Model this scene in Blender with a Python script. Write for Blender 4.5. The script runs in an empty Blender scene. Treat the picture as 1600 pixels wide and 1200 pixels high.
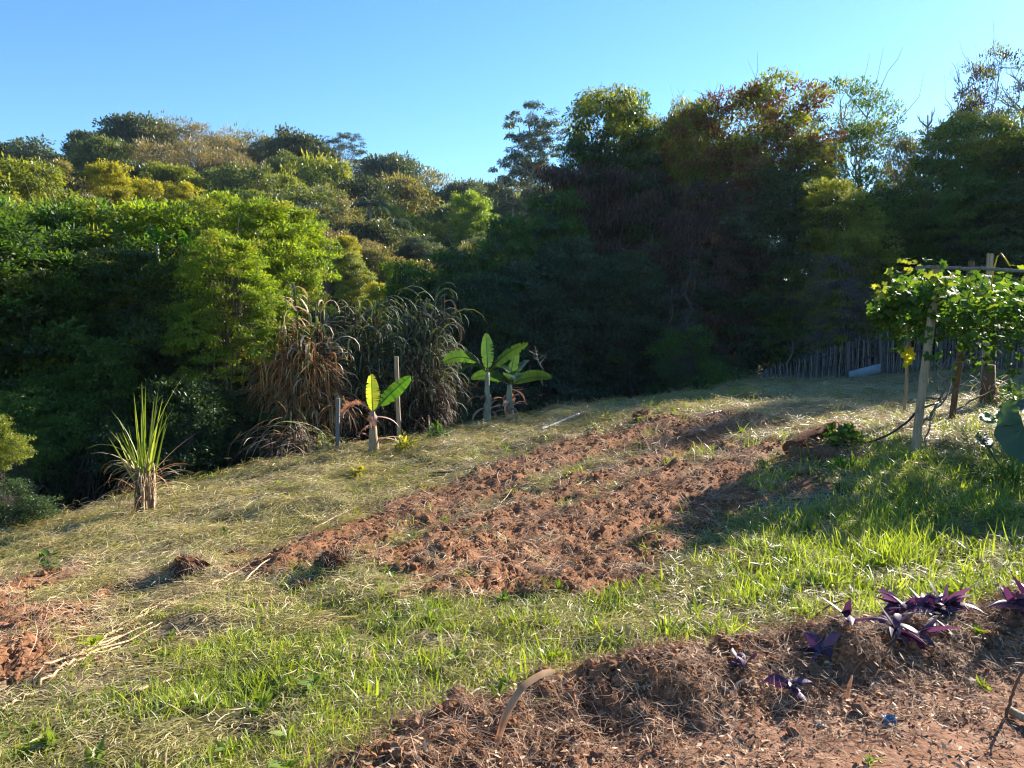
import bpy, math, random
import numpy as np
from mathutils import Vector

# ------------------------------------------------------------------ camera, world, sun, exposure
SC = bpy.context.scene
COL = SC.collection
FP = 1208.0                    # focal length in pixels of the 1600 px wide photograph
PITCH = math.atan(100.0 / FP)  # the horizon sits 100 px above the picture's middle
cam_d = bpy.data.cameras.new('camera')
cam_d.sensor_width = 36.0
cam_d.lens = 36.0 * FP / 1600.0
cam_d.clip_start = 0.05
cam_d.clip_end = 2000.0
cam = bpy.data.objects.new('camera', cam_d)
COL.objects.link(cam)
EYE = np.array([0.0, 0.0, 1.6])
cam.location = EYE
cam.rotation_euler = (math.pi / 2 - PITCH, 0, 0)
SC.camera = cam

SUN_AZ, SUN_EL = math.radians(47), math.radians(25)     # azimuth from +Y towards +X
sun_dir = Vector((math.sin(SUN_AZ) * math.cos(SUN_EL), math.cos(SUN_AZ) * math.cos(SUN_EL), math.sin(SUN_EL)))
w = bpy.data.worlds.new('World')
SC.world = w
w.use_nodes = True
wn = w.node_tree
wn.nodes.clear()
sky = wn.nodes.new('ShaderNodeTexSky')
sky.sky_type = 'NISHITA'
sky.sun_disc = False
sky.sun_elevation = SUN_EL
sky.sun_rotation = SUN_AZ
sky.altitude = 600
sky.air_density = 1.0
sky.dust_density = 0.15
sky.ozone_density = 2.0
bg = wn.nodes.new('ShaderNodeBackground')
bg.inputs['Strength'].default_value = 0.066
wo = wn.nodes.new('ShaderNodeOutputWorld')
hsv = wn.nodes.new('ShaderNodeHueSaturation'); hsv.inputs['Saturation'].default_value = 1.2
tone = wn.nodes.new('ShaderNodeMix'); tone.data_type = 'RGBA'; tone.blend_type = 'MULTIPLY'; tone.inputs[0].default_value = 1.0
tone.inputs[7].default_value = (0.85, 1.0, 1.10, 1)      # the clear, slightly cyan air of the photograph
wn.links.new(sky.outputs[0], hsv.inputs['Color']); wn.links.new(hsv.outputs[0], tone.inputs[6])
wn.links.new(tone.outputs[2], bg.inputs[0])
wn.links.new(bg.outputs[0], wo.inputs[0])
sun_l = bpy.data.lights.new('sun', 'SUN')
sun_l.energy = 5.0
sun_l.angle = math.radians(0.5)
sun_l.color = (1.0, 0.93, 0.80)
sun_o = bpy.data.objects.new('sun', sun_l)
COL.objects.link(sun_o)
sun_o.rotation_euler = sun_dir.to_track_quat('Z', 'Y').to_euler()
SC.view_settings.view_transform = 'Standard'
SC.view_settings.look = 'None'
SC.view_settings.gamma = 1
SC.view_settings.use_curve_mapping = False
SC.view_settings.exposure = 1.84
SC.cycles.max_bounces = 7
SC.cycles.diffuse_bounces = 3
SC.cycles.glossy_bounces = 2
SC.cycles.transmission_bounces = 4
SC.cycles.transparent_max_bounces = 8
SC.cycles.volume_bounces = 0
SC.cycles.pixel_filter_type = 'BLACKMAN_HARRIS'
SC.cycles.filter_width = 1.15

# ------------------------------------------------------------------ numbers: noise, rays, polygons
def _hash(ix, iy, seed):
    h = (ix.astype(np.int64) * 374761393 + iy.astype(np.int64) * 668265263 + seed * 974634777) & 0xffffffff
    h = ((h ^ (h >> 13)) * 1274126177) & 0xffffffff
    return ((h ^ (h >> 16)) & 0xffff) / 65535.0

def vnoise(x, y, seed=0):
    x = np.asarray(x, float); y = np.asarray(y, float)
    ix, iy = np.floor(x), np.floor(y)
    fx, fy = x - ix, y - iy
    fx = fx * fx * (3 - 2 * fx); fy = fy * fy * (3 - 2 * fy)
    a, b = _hash(ix, iy, seed), _hash(ix + 1, iy, seed)
    c, d = _hash(ix, iy + 1, seed), _hash(ix + 1, iy + 1, seed)
    return (a + (b - a) * fx) * (1 - fy) + (c + (d - c) * fx) * fy

def fbm(x, y, seed=0, octv=4, gain=0.5):
    s, a, t = 0.0, 1.0, 0.0
    for i in range(octv):
        s = s + a * vnoise(x * 2 ** i + 17.3 * i, y * 2 ** i - 9.1 * i, seed + i)
        t += a; a *= gain
    return s / t

def sstep(e0, e1, x):
    t = np.clip((x - e0) / (e1 - e0), 0, 1)
    return t * t * (3 - 2 * t)

def ray(px, py):
    u, v = (px - 800.0) / FP, (600.0 - py) / FP
    d = np.array([u, math.cos(PITCH) + v * math.sin(PITCH), -math.sin(PITCH) + v * math.cos(PITCH)])
    return d / d[1]

def at(px, py, y):            # the point seen at a pixel at distance y in front of the camera
    return EYE + ray(px, py) * y

def base_h(x, y):             # the gentle slope of the field, before it breaks off
    x = np.asarray(x, float); y = np.asarray(y, float)
    s = np.where(x < 4.2, x - 4.2, 2.2 * np.tanh((x - 4.2) / 6.0) * 0.5)
    far = sstep(1.0, 8.5, y)
    z = 0.108 * s * far * (0.78 + 0.22 * np.tanh(-s / 9.0))
    z = z - 0.42 * sstep(13, 26, y) * sstep(15.5, 10, x) * sstep(0, 6, x)
    z = z - 0.0085 * np.clip(y - 9, 0, 60) + 0.02 * np.sin(x * 0.7 + y * 0.4)
    return z

def hit(px, py, hf=base_h, y0=1.0, y1=70.0):
    d = ray(px, py)
    ys = np.linspace(y0, y1, 4000)
    below = (EYE[2] + d[2] * ys) < hf(d[0] * ys, ys)
    i = int(np.argmax(below)) if below.any() else len(ys) - 1
    return EYE + d * ys[i]

EDGE_PX = [(-260, 905), (-100, 868), (0, 838), (62, 817), (200, 783), (312, 752), (410, 735), (540, 702), (650, 690), (760, 662), (900, 642),
           (1020, 627), (1120, 614)]
EDGE = np.array([hit(*p)[:2] for p in EDGE_PX])
EDGE = np.vstack([EDGE, [[9.2, 29.0], [11.5, 28.5], [15.0, 27.5], [19.0, 27.5], [60.0, 27.0]]])
EDGE = EDGE[np.argsort(EDGE[:, 0])]
EDGE = np.vstack([[[-60, EDGE[0, 1] - 6]], EDGE])

def edge_d(x, y):
    return (y - np.interp(x, EDGE[:, 0], EDGE[:, 1])) * 0.75

SKY_PX = [(-600, 300), (-300, 250), (0, 228), (60, 225), (120, 215), (200, 198), (300, 195), (400, 208), (500, 222), (560, 255), (660, 282),
          (690, 296), (760, 290), (860, 280), (1000, 300), (1300, 320), (1700, 330), (2200, 330)]
SKA = np.array([ray(p[0], p[1])[0] for p in SKY_PX])
SKT = np.array([ray(p[0], p[1])[2] for p in SKY_PX])

def H(x, y):                  # the whole terrain: field, gully beyond its edge, far hill
    x = np.asarray(x, float); y = np.asarray(y, float)
    b = base_h(x, y)
    d = edge_d(x, y)
    drop = -6.0 * (1 - np.exp(-np.clip(d - 0.4, 0, 99) / 9.0))
    z = b + drop
    a = x / np.maximum(y, 1.0)
    crest = EYE[2] + 118.0 * np.interp(a, SKA, SKT) - 13.0
    t = np.clip((y - 42.0) / 76.0, 0, 1.6)
    hillz = -5.5 + (crest + 5.5) * np.clip(t, 0, 1) - np.clip(t - 1, 0, 1) * 14
    k = sstep(38, 48, y)
    z = z * (1 - k) + hillz * k
    z = z + (fbm(x * 0.12, y * 0.12, 5) - 0.5) * 2.4 * sstep(3.0, 12.0, d)
    return z

def field(px, py, dz=0.0):
    p = hit(px, py, H)
    return (float(p[0]), float(p[1]), float(H(p[0], p[1])) + dz)

def poly_sd(x, y, P):         # signed distance to a polygon, negative inside
    P = np.asarray(P, float)
    d = np.full(np.shape(x), 1e9); ins = np.zeros(np.shape(x), bool)
    for (ax, ay), (bx, by) in zip(P, np.roll(P, -1, axis=0)):
        ex, ey = bx - ax, by - ay
        t = np.clip(((x - ax) * ex + (y - ay) * ey) / (ex * ex + ey * ey + 1e-12), 0, 1)
        d = np.minimum(d, np.hypot(x - ax - t * ex, y - ay - t * ey))
        c = ((ay > y) != (by > y))
        with np.errstate(divide='ignore', invalid='ignore'):
            ins ^= c & (x < (bx - ax) * (y - ay) / (by - ay + 1e-12) + ax)
    return np.where(ins, -d, d)

def wpoly(px):
    return np.array([hit(*p)[:2] for p in px])

TILL = [wpoly(p) for p in [
    [(425, 888), (500, 845), (600, 815), (700, 770), (780, 738), (860, 706), (960, 676), (1060, 660), (1140, 650), (1240, 662), (1215, 700), (1190, 740), (1185, 775), (1140, 812),
     (1080, 848), (1000, 890), (900, 914), (800, 922), (680, 920), (600, 905), (540, 884), (470, 898)],
    [(-80, 1080), (-80, 975), (20, 958), (120, 938), (185, 925), (185, 945), (130, 985), (70, 1030), (10, 1060)],
    [(-60, 945), (0, 925), (60, 900), (112, 893), (100, 904), (40, 922), (-30, 955)]]]
GRASSY = [wpoly(p) for p in [      # strips of cut grass left between the dug rows
    [(575, 872), (700, 806), (790, 768), (900, 728), (1000, 700), (1004, 711), (910, 742), (800, 783), (720, 818), (610, 878)],
    [(860, 812), (955, 756), (1010, 734), (1070, 714), (1130, 690), (1130, 704), (1060, 732), (1000, 752), (900, 812)],
    [(1130, 690), (1200, 668), (1300, 650), (1300, 680), (1200, 700), (1150, 706)]]]
BED = wpoly([(470, 1260), (560, 1185), (660, 1132), (780, 1098), (900, 1060), (1030, 1036), (1120, 1012), (1240, 990), (1360, 975), (1480, 962), (1620, 935),
             (1900, 905), (2300, 1000), (2300, 2600), (200, 2600)])
BANK = np.array([hit(*p)[:2] for p in [(500, 1250), (620, 1192), (740, 1150), (870, 1108), (1000, 1082), (1120, 1060), (1240, 1040), (1370, 1018), (1500, 995), (1620, 980), (1800, 960)]])
TILL.append(wpoly([(1228, 722), (1222, 706), (1298, 686), (1335, 690), (1330, 722)]))
TILL.append(wpoly([(1190, 790), (1250, 770), (1310, 752), (1300, 742), (1230, 752), (1180, 772)]))
DRY = [wpoly(p) for p in [         # where the mown hay lies dry and pale
    [(1130, 640), (1250, 600), (1400, 580), (1520, 600), (1430, 720), (1180, 705), (1100, 690)],
    [(1000, 660), (1100, 640), (1160, 650), (1120, 670)],
    [(-60, 1030), (100, 960), (300, 880), (480, 860), (560, 905), (480, 960), (300, 1010), (80, 1060), (-60, 1110)]]]

def line_d(x, y, L):
    d = np.full(np.shape(x), 1e9)
    for (ax, ay), (bx, by) in zip(L[:-1], L[1:]):
        ex, ey = bx - ax, by - ay
        t = np.clip(((x - ax) * ex + (y - ay) * ey) / (ex * ex + ey * ey), 0, 1)
        d = np.minimum(d, np.hypot(x - ax - t * ex, y - ay - t * ey))
    return d

def masks(x, y):
    n1 = (fbm(x * 1.6, y * 1.6, 21, 3) - 0.5)
    n2 = (fbm(x * 5.0, y * 5.0, 31, 3) - 0.5)
    till = np.zeros(np.shape(x))
    for P in TILL:
        till = np.maximum(till, sstep(0.30, -0.05, poly_sd(x, y, P) + n1 * 0.9 + n2 * 0.35))
    for P in GRASSY:
        till = till * (1 - 0.92 * sstep(0.15, -0.15, poly_sd(x, y, P) + n1 * 0.6 + n2 * 0.4))
    bed = sstep(0.06, -0.08, poly_sd(x, y, BED) + n2 * 0.22 + n1 * 0.12)
    dry = np.zeros(np.shape(x))
    for P in DRY:
        dry = np.maximum(dry, sstep(0.7, -0.5, poly_sd(x, y, P) + n1 * 1.5))
    return till, bed, dry

ROW = np.array([hit(620, 905)[:2], hit(1150, 695)[:2]])
MOUND_PX = [(288, 905, .16, .32), (528, 900, .13, .35), (462, 880, .08, .3), (1010, 668, .12, .5), (1170, 625, .14, .7), (500, 790, .07, .3), (430, 800, .07, .25),
            (1060, 650, .1, .5), (690, 705, .1, .5), (860, 690, .1, .4), (1290, 640, .10, .7), (1215, 880, .05, .3)]
MOUNDS = [(*hit(a, b)[:2], h, r) for a, b, h, r in MOUND_PX]
_mr = np.random.default_rng(3)
for _ in range(70):           # small tussocks and heaps of raked hay all over the slope
    _y = _mr.uniform(3.5, 17); MOUNDS.append((_mr.uniform(-.68, .5) * _y, _y, _mr.uniform(.03, .085), _mr.uniform(.10, .26)))

def micro(x, y, till, bed):
    z = np.zeros(np.shape(x))
    # dug rows: clods over low furrows
    rid = 1 - np.abs(2 * fbm(x * 2.6, y * 2.6, 41, 3) - 1)
    cl = fbm(x * 9.0, y * 9.0, 51, 4, 0.6)
    fine = fbm(x * 26.0, y * 26.0, 61, 3, 0.65)
    ra, rb = ROW; ux, uy = (rb - ra) / np.linalg.norm(rb - ra); across = -(x - ra[0]) * uy + (y - ra[1]) * ux
    fur = np.sin(across * 2 * math.pi / .62 + 2.2 * fbm(x * .8, y * .8, 44, 2))
    z += till * (0.04 * (rid - 0.6) + 0.075 * (cl - 0.5) + 0.08 * (fine - 0.5) + 0.03 + 0.045 * fur)
    bd = line_d(x, y, BANK)
    bump = np.exp(-(bd / 0.27) ** 2)
    z += bump * (0.09 + 0.20 * (fbm(x * 3.2, y * 3.2, 71, 3) - 0.5)) * (0.35 + 0.65 * bed)
    rough = np.exp(-(bd / 0.46) ** 2)
    z += bed * rough * (0.21 * (fbm(x * 9, y * 9, 81, 4, .6) - 0.5) + 0.045 * (fbm(x * 45, y * 45, 82, 3) - 0.5))
    z += bed * (0.022 * (fbm(x * 9, y * 9, 83, 4) - 0.5) + 0.010 * (fbm(x * 40, y * 40, 84, 3) - 0.5))
    g = (1 - till) * (1 - bed)
    z += g * (0.10 * (fbm(x * 1.3, y * 1.3, 91, 3) - 0.5) + 0.05 * (fbm(x * 5, y * 5, 92, 3) - 0.5))
    for mx, my, h, r in MOUNDS:
        q = np.hypot(x - mx, y - my)
        z += h * np.exp(-(q / r) ** 2) * (0.6 + 0.8 * fbm(x * 6, y * 6, 93, 3))
    return z

def ground_z(x, y):
    x = np.atleast_1d(np.asarray(x, float)); y = np.atleast_1d(np.asarray(y, float))
    t, b, _ = masks(x, y)
    return H(x, y) + micro(x, y, t, b)

def on_ground(px, py, dz=0.0):
    x, y, _ = field(px, py)
    return (x, y, float(ground_z(x, y)[0]) + dz)

# ------------------------------------------------------------------ materials
MATS = {}
def nodes_of(name):
    m = bpy.data.materials.new(name); m.use_nodes = True
    nt = m.node_tree; nt.nodes.clear()
    out = nt.nodes.new('ShaderNodeOutputMaterial')
    MATS[name] = m
    return m, nt, out

def ramp(nt, stops):
    r = nt.nodes.new('ShaderNodeValToRGB')
    e = r.color_ramp.elements
    while len(e) > 1: e.remove(e[-1])
    e[0].position = stops[0][0]; e[0].color = (*stops[0][1], 1)
    for p, c in stops[1:]:
        k = e.new(p); k.color = (*c, 1)
    return r

def leaf_mat(name, cols, trans=0.35, rough=0.45, spec=0.35, tcol=None, inst=False):
    """leaf: hue from each leaf's own number 'v', light shines through it"""
    m, nt, out = nodes_of(name)
    a = nt.nodes.new('ShaderNodeAttribute'); a.attribute_name = 'v'
    fac = a.outputs['Fac']
    if inst:
        b = nt.nodes.new('ShaderNodeAttribute'); b.attribute_name = 'tint'; b.attribute_type = 'INSTANCER'
        mx = nt.nodes.new('ShaderNodeMath'); mx.operation = 'MULTIPLY_ADD'; mx.inputs[1].default_value = 0.45
        m2 = nt.nodes.new('ShaderNodeMath'); m2.operation = 'MULTIPLY'; m2.inputs[1].default_value = 0.55
        nt.links.new(b.outputs['Fac'], m2.inputs[0]); nt.links.new(fac, mx.inputs[0]); nt.links.new(m2.outputs[0], mx.inputs[2])
        fac = mx.outputs[0]
    n = len(cols)
    r = ramp(nt, [(i / max(n - 1, 1), c) for i, c in enumerate(cols)])
    nt.links.new(fac, r.inputs[0])
    p = nt.nodes.new('ShaderNodeBsdfPrincipled')
    p.inputs['Roughness'].default_value = rough
    p.inputs['Specular IOR Level'].default_value = spec
    nt.links.new(r.outputs[0], p.inputs['Base Color'])
    t = nt.nodes.new('ShaderNodeBsdfTranslucent')
    hs = nt.nodes.new('ShaderNodeMix'); hs.data_type = 'RGBA'; hs.blend_type = 'MULTIPLY'
    hs.inputs[0].default_value = 1.0
    hs.inputs[7].default_value = (*(tcol or (1.5, 1.35, 0.45)), 1)
    nt.links.new(r.outputs[0], hs.inputs[6]); nt.links.new(hs.outputs[2], t.inputs['Color'])
    mix = nt.nodes.new('ShaderNodeMixShader'); mix.inputs[0].default_value = trans
    nt.links.new(p.outputs[0], mix.inputs[1]); nt.links.new(t.outputs[0], mix.inputs[2])
    nt.links.new(mix.outputs[0], out.inputs[0])
    return m

def rough_mat(name, c1, c2, scale=8.0, stretch=(1, 1, 1), rough=0.85, bump=0.4, spec=0.2, c3=None):
    """bark, wood, soil: two or three colours broken up by noise in the object's own space, with relief"""
    m, nt, out = nodes_of(name)
    tc = nt.nodes.new('ShaderNodeTexCoord'); mp = nt.nodes.new('ShaderNodeMapping')
    mp.inputs['Scale'].default_value = stretch
    nt.links.new(tc.outputs['Object'], mp.inputs[0])
    n = nt.nodes.new('ShaderNodeTexNoise'); n.inputs['Scale'].default_value = scale; n.inputs['Detail'].default_value = 5
    n.inputs['Roughness'].default_value = 0.65
    nt.links.new(mp.outputs[0], n.inputs[0])
    st = [(0.3, c1), (0.7, c2)] if c3 is None else [(0.25, c1), (0.5, c2), (0.75, c3)]
    r = ramp(nt, st); nt.links.new(n.outputs[0], r.inputs[0])
    p = nt.nodes.new('ShaderNodeBsdfPrincipled'); p.inputs['Roughness'].default_value = rough
    p.inputs['Specular IOR Level'].default_value = spec
    nt.links.new(r.outputs[0], p.inputs['Base Color'])
    b = nt.nodes.new('ShaderNodeBump'); b.inputs['Strength'].default_value = bump; b.inputs['Distance'].default_value = 0.02
    nt.links.new(n.outputs[0], b.inputs['Height']); nt.links.new(b.outputs[0], p.inputs['Normal'])
    nt.links.new(p.outputs[0], out.inputs[0])
    return m

rough_mat('bark', (.055, .045, .035), (.16, .13, .10), 6, (1, 1, .25))
rough_mat('pale_bark', (.12, .105, .09), (.34, .30, .25), 5, (1, 1, .3))
rough_mat('dead_wood', (.10, .085, .07), (.26, .23, .19), 9, (1, 1, .2))
rough_mat('post_wood', (.15, .10, .06), (.34, .25, .16), 14, (3, 3, .25), c3=(.42, .33, .22))
rough_mat('brown_wood', (.075, .040, .025), (.17, .10, .06), 14, (3, 3, .25))
rough_mat('grey_wood', (.10, .095, .09), (.24, .22, .20), 14, (3, 3, .2))
rough_mat('dark_stick', (.035, .032, .033), (.085, .078, .076), 14, (3, 3, .2))
rough_mat('dim_wood', (.06, .055, .055), (.14, .125, .12), 14, (3, 3, .2))
rough_mat('soil', (.12, .058, .036), (.24, .125, .078), 30, rough=.95, bump=.6, spec=.05, c3=(.34, .19, .125))
rough_mat('dark_soil', (.07, .03, .018), (.17, .075, .042), 30, rough=.95, bump=.6, spec=.05)
rough_mat('hose', (.012, .012, .013), (.03, .03, .032), 8, rough=.45, bump=.1, spec=.4)
rough_mat('pipe', (.20, .23, .27), (.32, .36, .40), 8, rough=.4, bump=.05, spec=.4)
rough_mat('panel_blue', (.16, .20, .23), (.25, .30, .33), 5, rough=.6, bump=.1)
rough_mat('husk', (.38, .23, .12), (.62, .44, .27), 10, (1, 1, .3), rough=.7, bump=.5)
rough_mat('banana_stem', (.14, .07, .04), (.34, .24, .14), 9, (1, 1, .3), rough=.6, c3=(.30, .30, .14))
rough_mat('pale_stem', (.12, .14, .09), (.34, .34, .25), 9, (1, 1, .35), rough=.6)
rough_mat('fruit_green', (.05, .13, .03), (.10, .20, .05), 6, rough=.35, bump=.05, spec=.4)
rough_mat('fruit_yellow', (.35, .30, .04), (.55, .46, .08), 6, rough=.35, bump=.05, spec=.4)
rough_mat('blue_film', (.02, .10, .22), (.05, .28, .42), 20, rough=.25, bump=.8, spec=.6)
rough_mat('white_film', (.5, .52, .55), (.75, .76, .78), 20, rough=.3, bump=.8, spec=.6)
rough_mat('stone', (.20, .15, .12), (.38, .32, .27), 12, rough=.8)

GREEN = [(.022, .050, .012), (.040, .090, .018), (.062, .125, .022), (.10, .165, .030)]
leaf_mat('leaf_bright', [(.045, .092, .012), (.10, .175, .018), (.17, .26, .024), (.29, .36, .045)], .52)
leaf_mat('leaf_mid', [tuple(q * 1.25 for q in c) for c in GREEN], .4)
leaf_mat('far_green', [(.040, .068, .024), (.075, .108, .036), (.12, .155, .05), (.18, .21, .075)], .35)  # far greens: near leaf colours lightened to paint sunlight onto the hill
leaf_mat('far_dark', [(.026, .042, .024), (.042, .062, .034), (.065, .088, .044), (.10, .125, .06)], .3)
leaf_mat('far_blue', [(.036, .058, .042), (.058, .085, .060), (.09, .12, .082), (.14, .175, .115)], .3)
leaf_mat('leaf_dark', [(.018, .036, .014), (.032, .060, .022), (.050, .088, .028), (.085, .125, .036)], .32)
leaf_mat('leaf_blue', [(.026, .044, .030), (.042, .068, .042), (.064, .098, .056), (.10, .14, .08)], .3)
leaf_mat('leaf_olive', [(.085, .090, .036), (.13, .13, .050), (.18, .17, .065), (.25, .22, .09)], .35)
leaf_mat('leaf_tan', [(.11, .095, .055), (.17, .14, .078), (.23, .19, .10), (.28, .235, .13)], .3)
leaf_mat('leaf_yellow', [(.12, .14, .014), (.21, .22, .018), (.30, .29, .024), (.40, .35, .035)], .48)
leaf_mat('leaf_ygreen', [(.075, .105, .016), (.12, .16, .024), (.19, .225, .034), (.28, .29, .05)], .42)
leaf_mat('leaf_rust', [(.07, .028, .014), (.13, .050, .02), (.20, .078, .028), (.27, .12, .042)], .25, tcol=(1.15, 1.05, .6))
leaf_mat('leaf_umber', [(.028, .016, .014), (.045, .026, .02), (.07, .038, .026), (.10, .055, .036)], .2, tcol=(1.2, .9, .7))
leaf_mat('cane_green', [(.07, .10, .035), (.12, .16, .055), (.19, .22, .08), (.32, .30, .14)], .30, .6, .12)
leaf_mat('cane_dark', [(.040, .060, .040), (.07, .095, .058), (.105, .13, .08), (.17, .175, .115)], .25, .6, .12)
leaf_mat('cane_dry', [(.22, .15, .085), (.36, .26, .16), (.50, .39, .27), (.62, .52, .39)], .25, .6, .12, tcol=(1.2, 1, .7))
leaf_mat('cane_rust', [(.20, .085, .032), (.34, .15, .055), (.46, .23, .09), (.54, .32, .16)], .25, .6, .12, tcol=(1.2, .9, .6))
leaf_mat('cane_brown', [(.045, .026, .018), (.07, .042, .03), (.105, .068, .048), (.15, .105, .075)], .2, .6, .12, tcol=(1.2, 1, .8))
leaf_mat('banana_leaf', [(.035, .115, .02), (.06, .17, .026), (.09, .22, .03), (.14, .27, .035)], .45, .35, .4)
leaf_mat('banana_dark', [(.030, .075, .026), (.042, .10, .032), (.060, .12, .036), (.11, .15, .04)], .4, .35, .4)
leaf_mat('banana_yellow', [(.16, .24, .03), (.24, .32, .04), (.33, .37, .06), (.38, .36, .10)], .5, .4)
leaf_mat('banana_brown', [(.20, .10, .07), (.30, .16, .11), (.38, .22, .16), (.46, .30, .22)], .3, .6, tcol=(1.2, .9, .7))
leaf_mat('vine_leaf', [(.030, .075, .016), (.050, .115, .02), (.095, .17, .026), (.32, .36, .05)], .45, .55, .14)
leaf_mat('vine_yellow', [(.35, .38, .02), (.45, .45, .03), (.55, .52, .04), (.6, .56, .06)], .6, .5)
leaf_mat('squash_leaf', [(.030, .075, .045), (.04, .09, .05), (.05, .10, .055), (.06, .12, .06)], .35, .5)
leaf_mat('purple_leaf', [(.040, .020, .050), (.075, .040, .085), (.13, .07, .13), (.22, .14, .19)], .25, .5, .2, tcol=(1.15, .5, .85))
leaf_mat('purple_dry', [(.25, .16, .14), (.36, .24, .20), (.42, .32, .28), (.5, .4, .35)], .2, .6)
leaf_mat('straw', [(.17, .125, .062), (.34, .26, .13), (.48, .39, .22), (.62, .54, .36)], .25, .55, .3, tcol=(1.1, 1, .7), inst=True)
leaf_mat('hay_green', [(.11, .105, .035), (.23, .205, .065), (.40, .345, .13), (.58, .50, .25)], .3, .5, .3, tcol=(1.2, 1.1, .6), inst=True)
leaf_mat('grass_green', [(.070, .115, .018), (.145, .21, .032), (.26, .33, .052), (.42, .45, .12)], .45, .4, .4, tcol=(1.5, 1.4, .4), inst=True)
leaf_mat('grass_untinted', [(.070, .115, .018), (.145, .21, .032), (.26, .33, .052), (.42, .45, .12)], .45, .4, .4, tcol=(1.5, 1.4, .4))  # same greens as the turf grass, without the per-instance tint
leaf_mat('dry_blade', [(.42, .27, .15), (.50, .34, .20), (.58, .42, .27), (.64, .50, .34)], .5, .8, .05, tcol=(1.15, .95, .75))
leaf_mat('root_fibre', [(.13, .065, .036), (.25, .14, .08), (.38, .24, .15), (.52, .38, .26)], .1, .7, .2, tcol=(1, .9, .7), inst=True)

def clod_mat():
    m, nt, out = nodes_of('clod')
    a = nt.nodes.new('ShaderNodeAttribute'); a.attribute_name = 'tint'; a.attribute_type = 'INSTANCER'
    tc = nt.nodes.new('ShaderNodeTexCoord')
    n = nt.nodes.new('ShaderNodeTexNoise'); n.inputs['Scale'].default_value = 1.5; n.inputs['Detail'].default_value = 4
    nt.links.new(tc.outputs['Object'], n.inputs[0])
    ad = nt.nodes.new('ShaderNodeMath'); ad.operation = 'MULTIPLY_ADD'; ad.inputs[1].default_value = .6
    m2 = nt.nodes.new('ShaderNodeMath'); m2.operation = 'MULTIPLY'; m2.inputs[1].default_value = .5
    nt.links.new(n.outputs[0], m2.inputs[0]); nt.links.new(a.outputs['Fac'], ad.inputs[0]); nt.links.new(m2.outputs[0], ad.inputs[2])
    r = ramp(nt, [(0, (.095, .042, .022)), (.45, (.22, .102, .052)), (1, (.37, .195, .115))])
    nt.links.new(ad.outputs[0], r.inputs[0])
    p = nt.nodes.new('ShaderNodeBsdfPrincipled'); p.inputs['Roughness'].default_value = .95; p.inputs['Specular IOR Level'].default_value = .05
    nt.links.new(r.outputs[0], p.inputs['Base Color']); nt.links.new(p.outputs[0], out.inputs[0])
clod_mat()

def ground_mat():
    m, nt, out = nodes_of('ground_surface')
    L = nt.links.new
    geo = nt.nodes.new('ShaderNodeNewGeometry')
    def noise(sc, det=5, ro=.6):
        n = nt.nodes.new('ShaderNodeTexNoise'); n.inputs['Scale'].default_value = sc; n.inputs['Detail'].default_value = det
        n.inputs['Roughness'].default_value = ro; L(geo.outputs['Position'], n.inputs[0]); return n
    def attr(nm):
        a = nt.nodes.new('ShaderNodeAttribute'); a.attribute_name = nm; return a.outputs['Fac']
    def mix(f, a, b):
        x = nt.nodes.new('ShaderNodeMix'); x.data_type = 'RGBA'
        L(f, x.inputs[0]); L(a, x.inputs[6]); L(b, x.inputs[7]); return x.outputs[2]
    nf, nm_, nb = noise(38), noise(9), noise(2.2, 4)
    soil = ramp(nt, [(.28, (.080, .036, .018)), (.5, (.205, .094, .046)), (.75, (.32, .160, .086))]); L(nf.outputs[0], soil.inputs[0])
    bed = ramp(nt, [(.3, (.12, .054, .030)), (.5, (.215, .108, .064)), (.72, (.34, .195, .125))]); L(nm_.outputs[0], bed.inputs[0])
    thatch = ramp(nt, [(.3, (.07, .045, .025)), (.5, (.14, .10, .055)), (.7, (.24, .185, .11))]); L(nf.outputs[0], thatch.inputs[0])
    turf = ramp(nt, [(.3, (.035, .028, .014)), (.5, (.075, .062, .028)), (.7, (.14, .115, .055))]); L(nf.outputs[0], turf.inputs[0])
    lit = ramp(nt, [(.3, (.022, .017, .011)), (.7, (.055, .042, .026))]); L(nm_.outputs[0], lit.inputs[0])  # leaf litter, darkened to paint in the deep shade under the trees
    c = mix(attr('dry'), turf.outputs[0], thatch.outputs[0])
    c = mix(attr('till'), c, soil.outputs[0])
    c = mix(attr('bed'), c, bed.outputs[0])
    hum = ramp(nt, [(.3, (.060, .030, .017)), (.5, (.155, .078, .044)), (.72, (.27, .145, .085))]); L(nf.outputs[0], hum.inputs[0])
    c = mix(attr('bank'), c, hum.outputs[0])
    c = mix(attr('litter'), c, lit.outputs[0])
    p = nt.nodes.new('ShaderNodeBsdfPrincipled'); p.inputs['Roughness'].default_value = .95; p.inputs['Specular IOR Level'].default_value = .08
    L(c, p.inputs['Base Color'])
    b = nt.nodes.new('ShaderNodeBump'); b.inputs['Strength'].default_value = .8; b.inputs['Distance'].default_value = .015
    L(nf.outputs[0], b.inputs['Height']); L(b.outputs[0], p.inputs['Normal']); L(p.outputs[0], out.inputs[0])
ground_mat()

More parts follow.
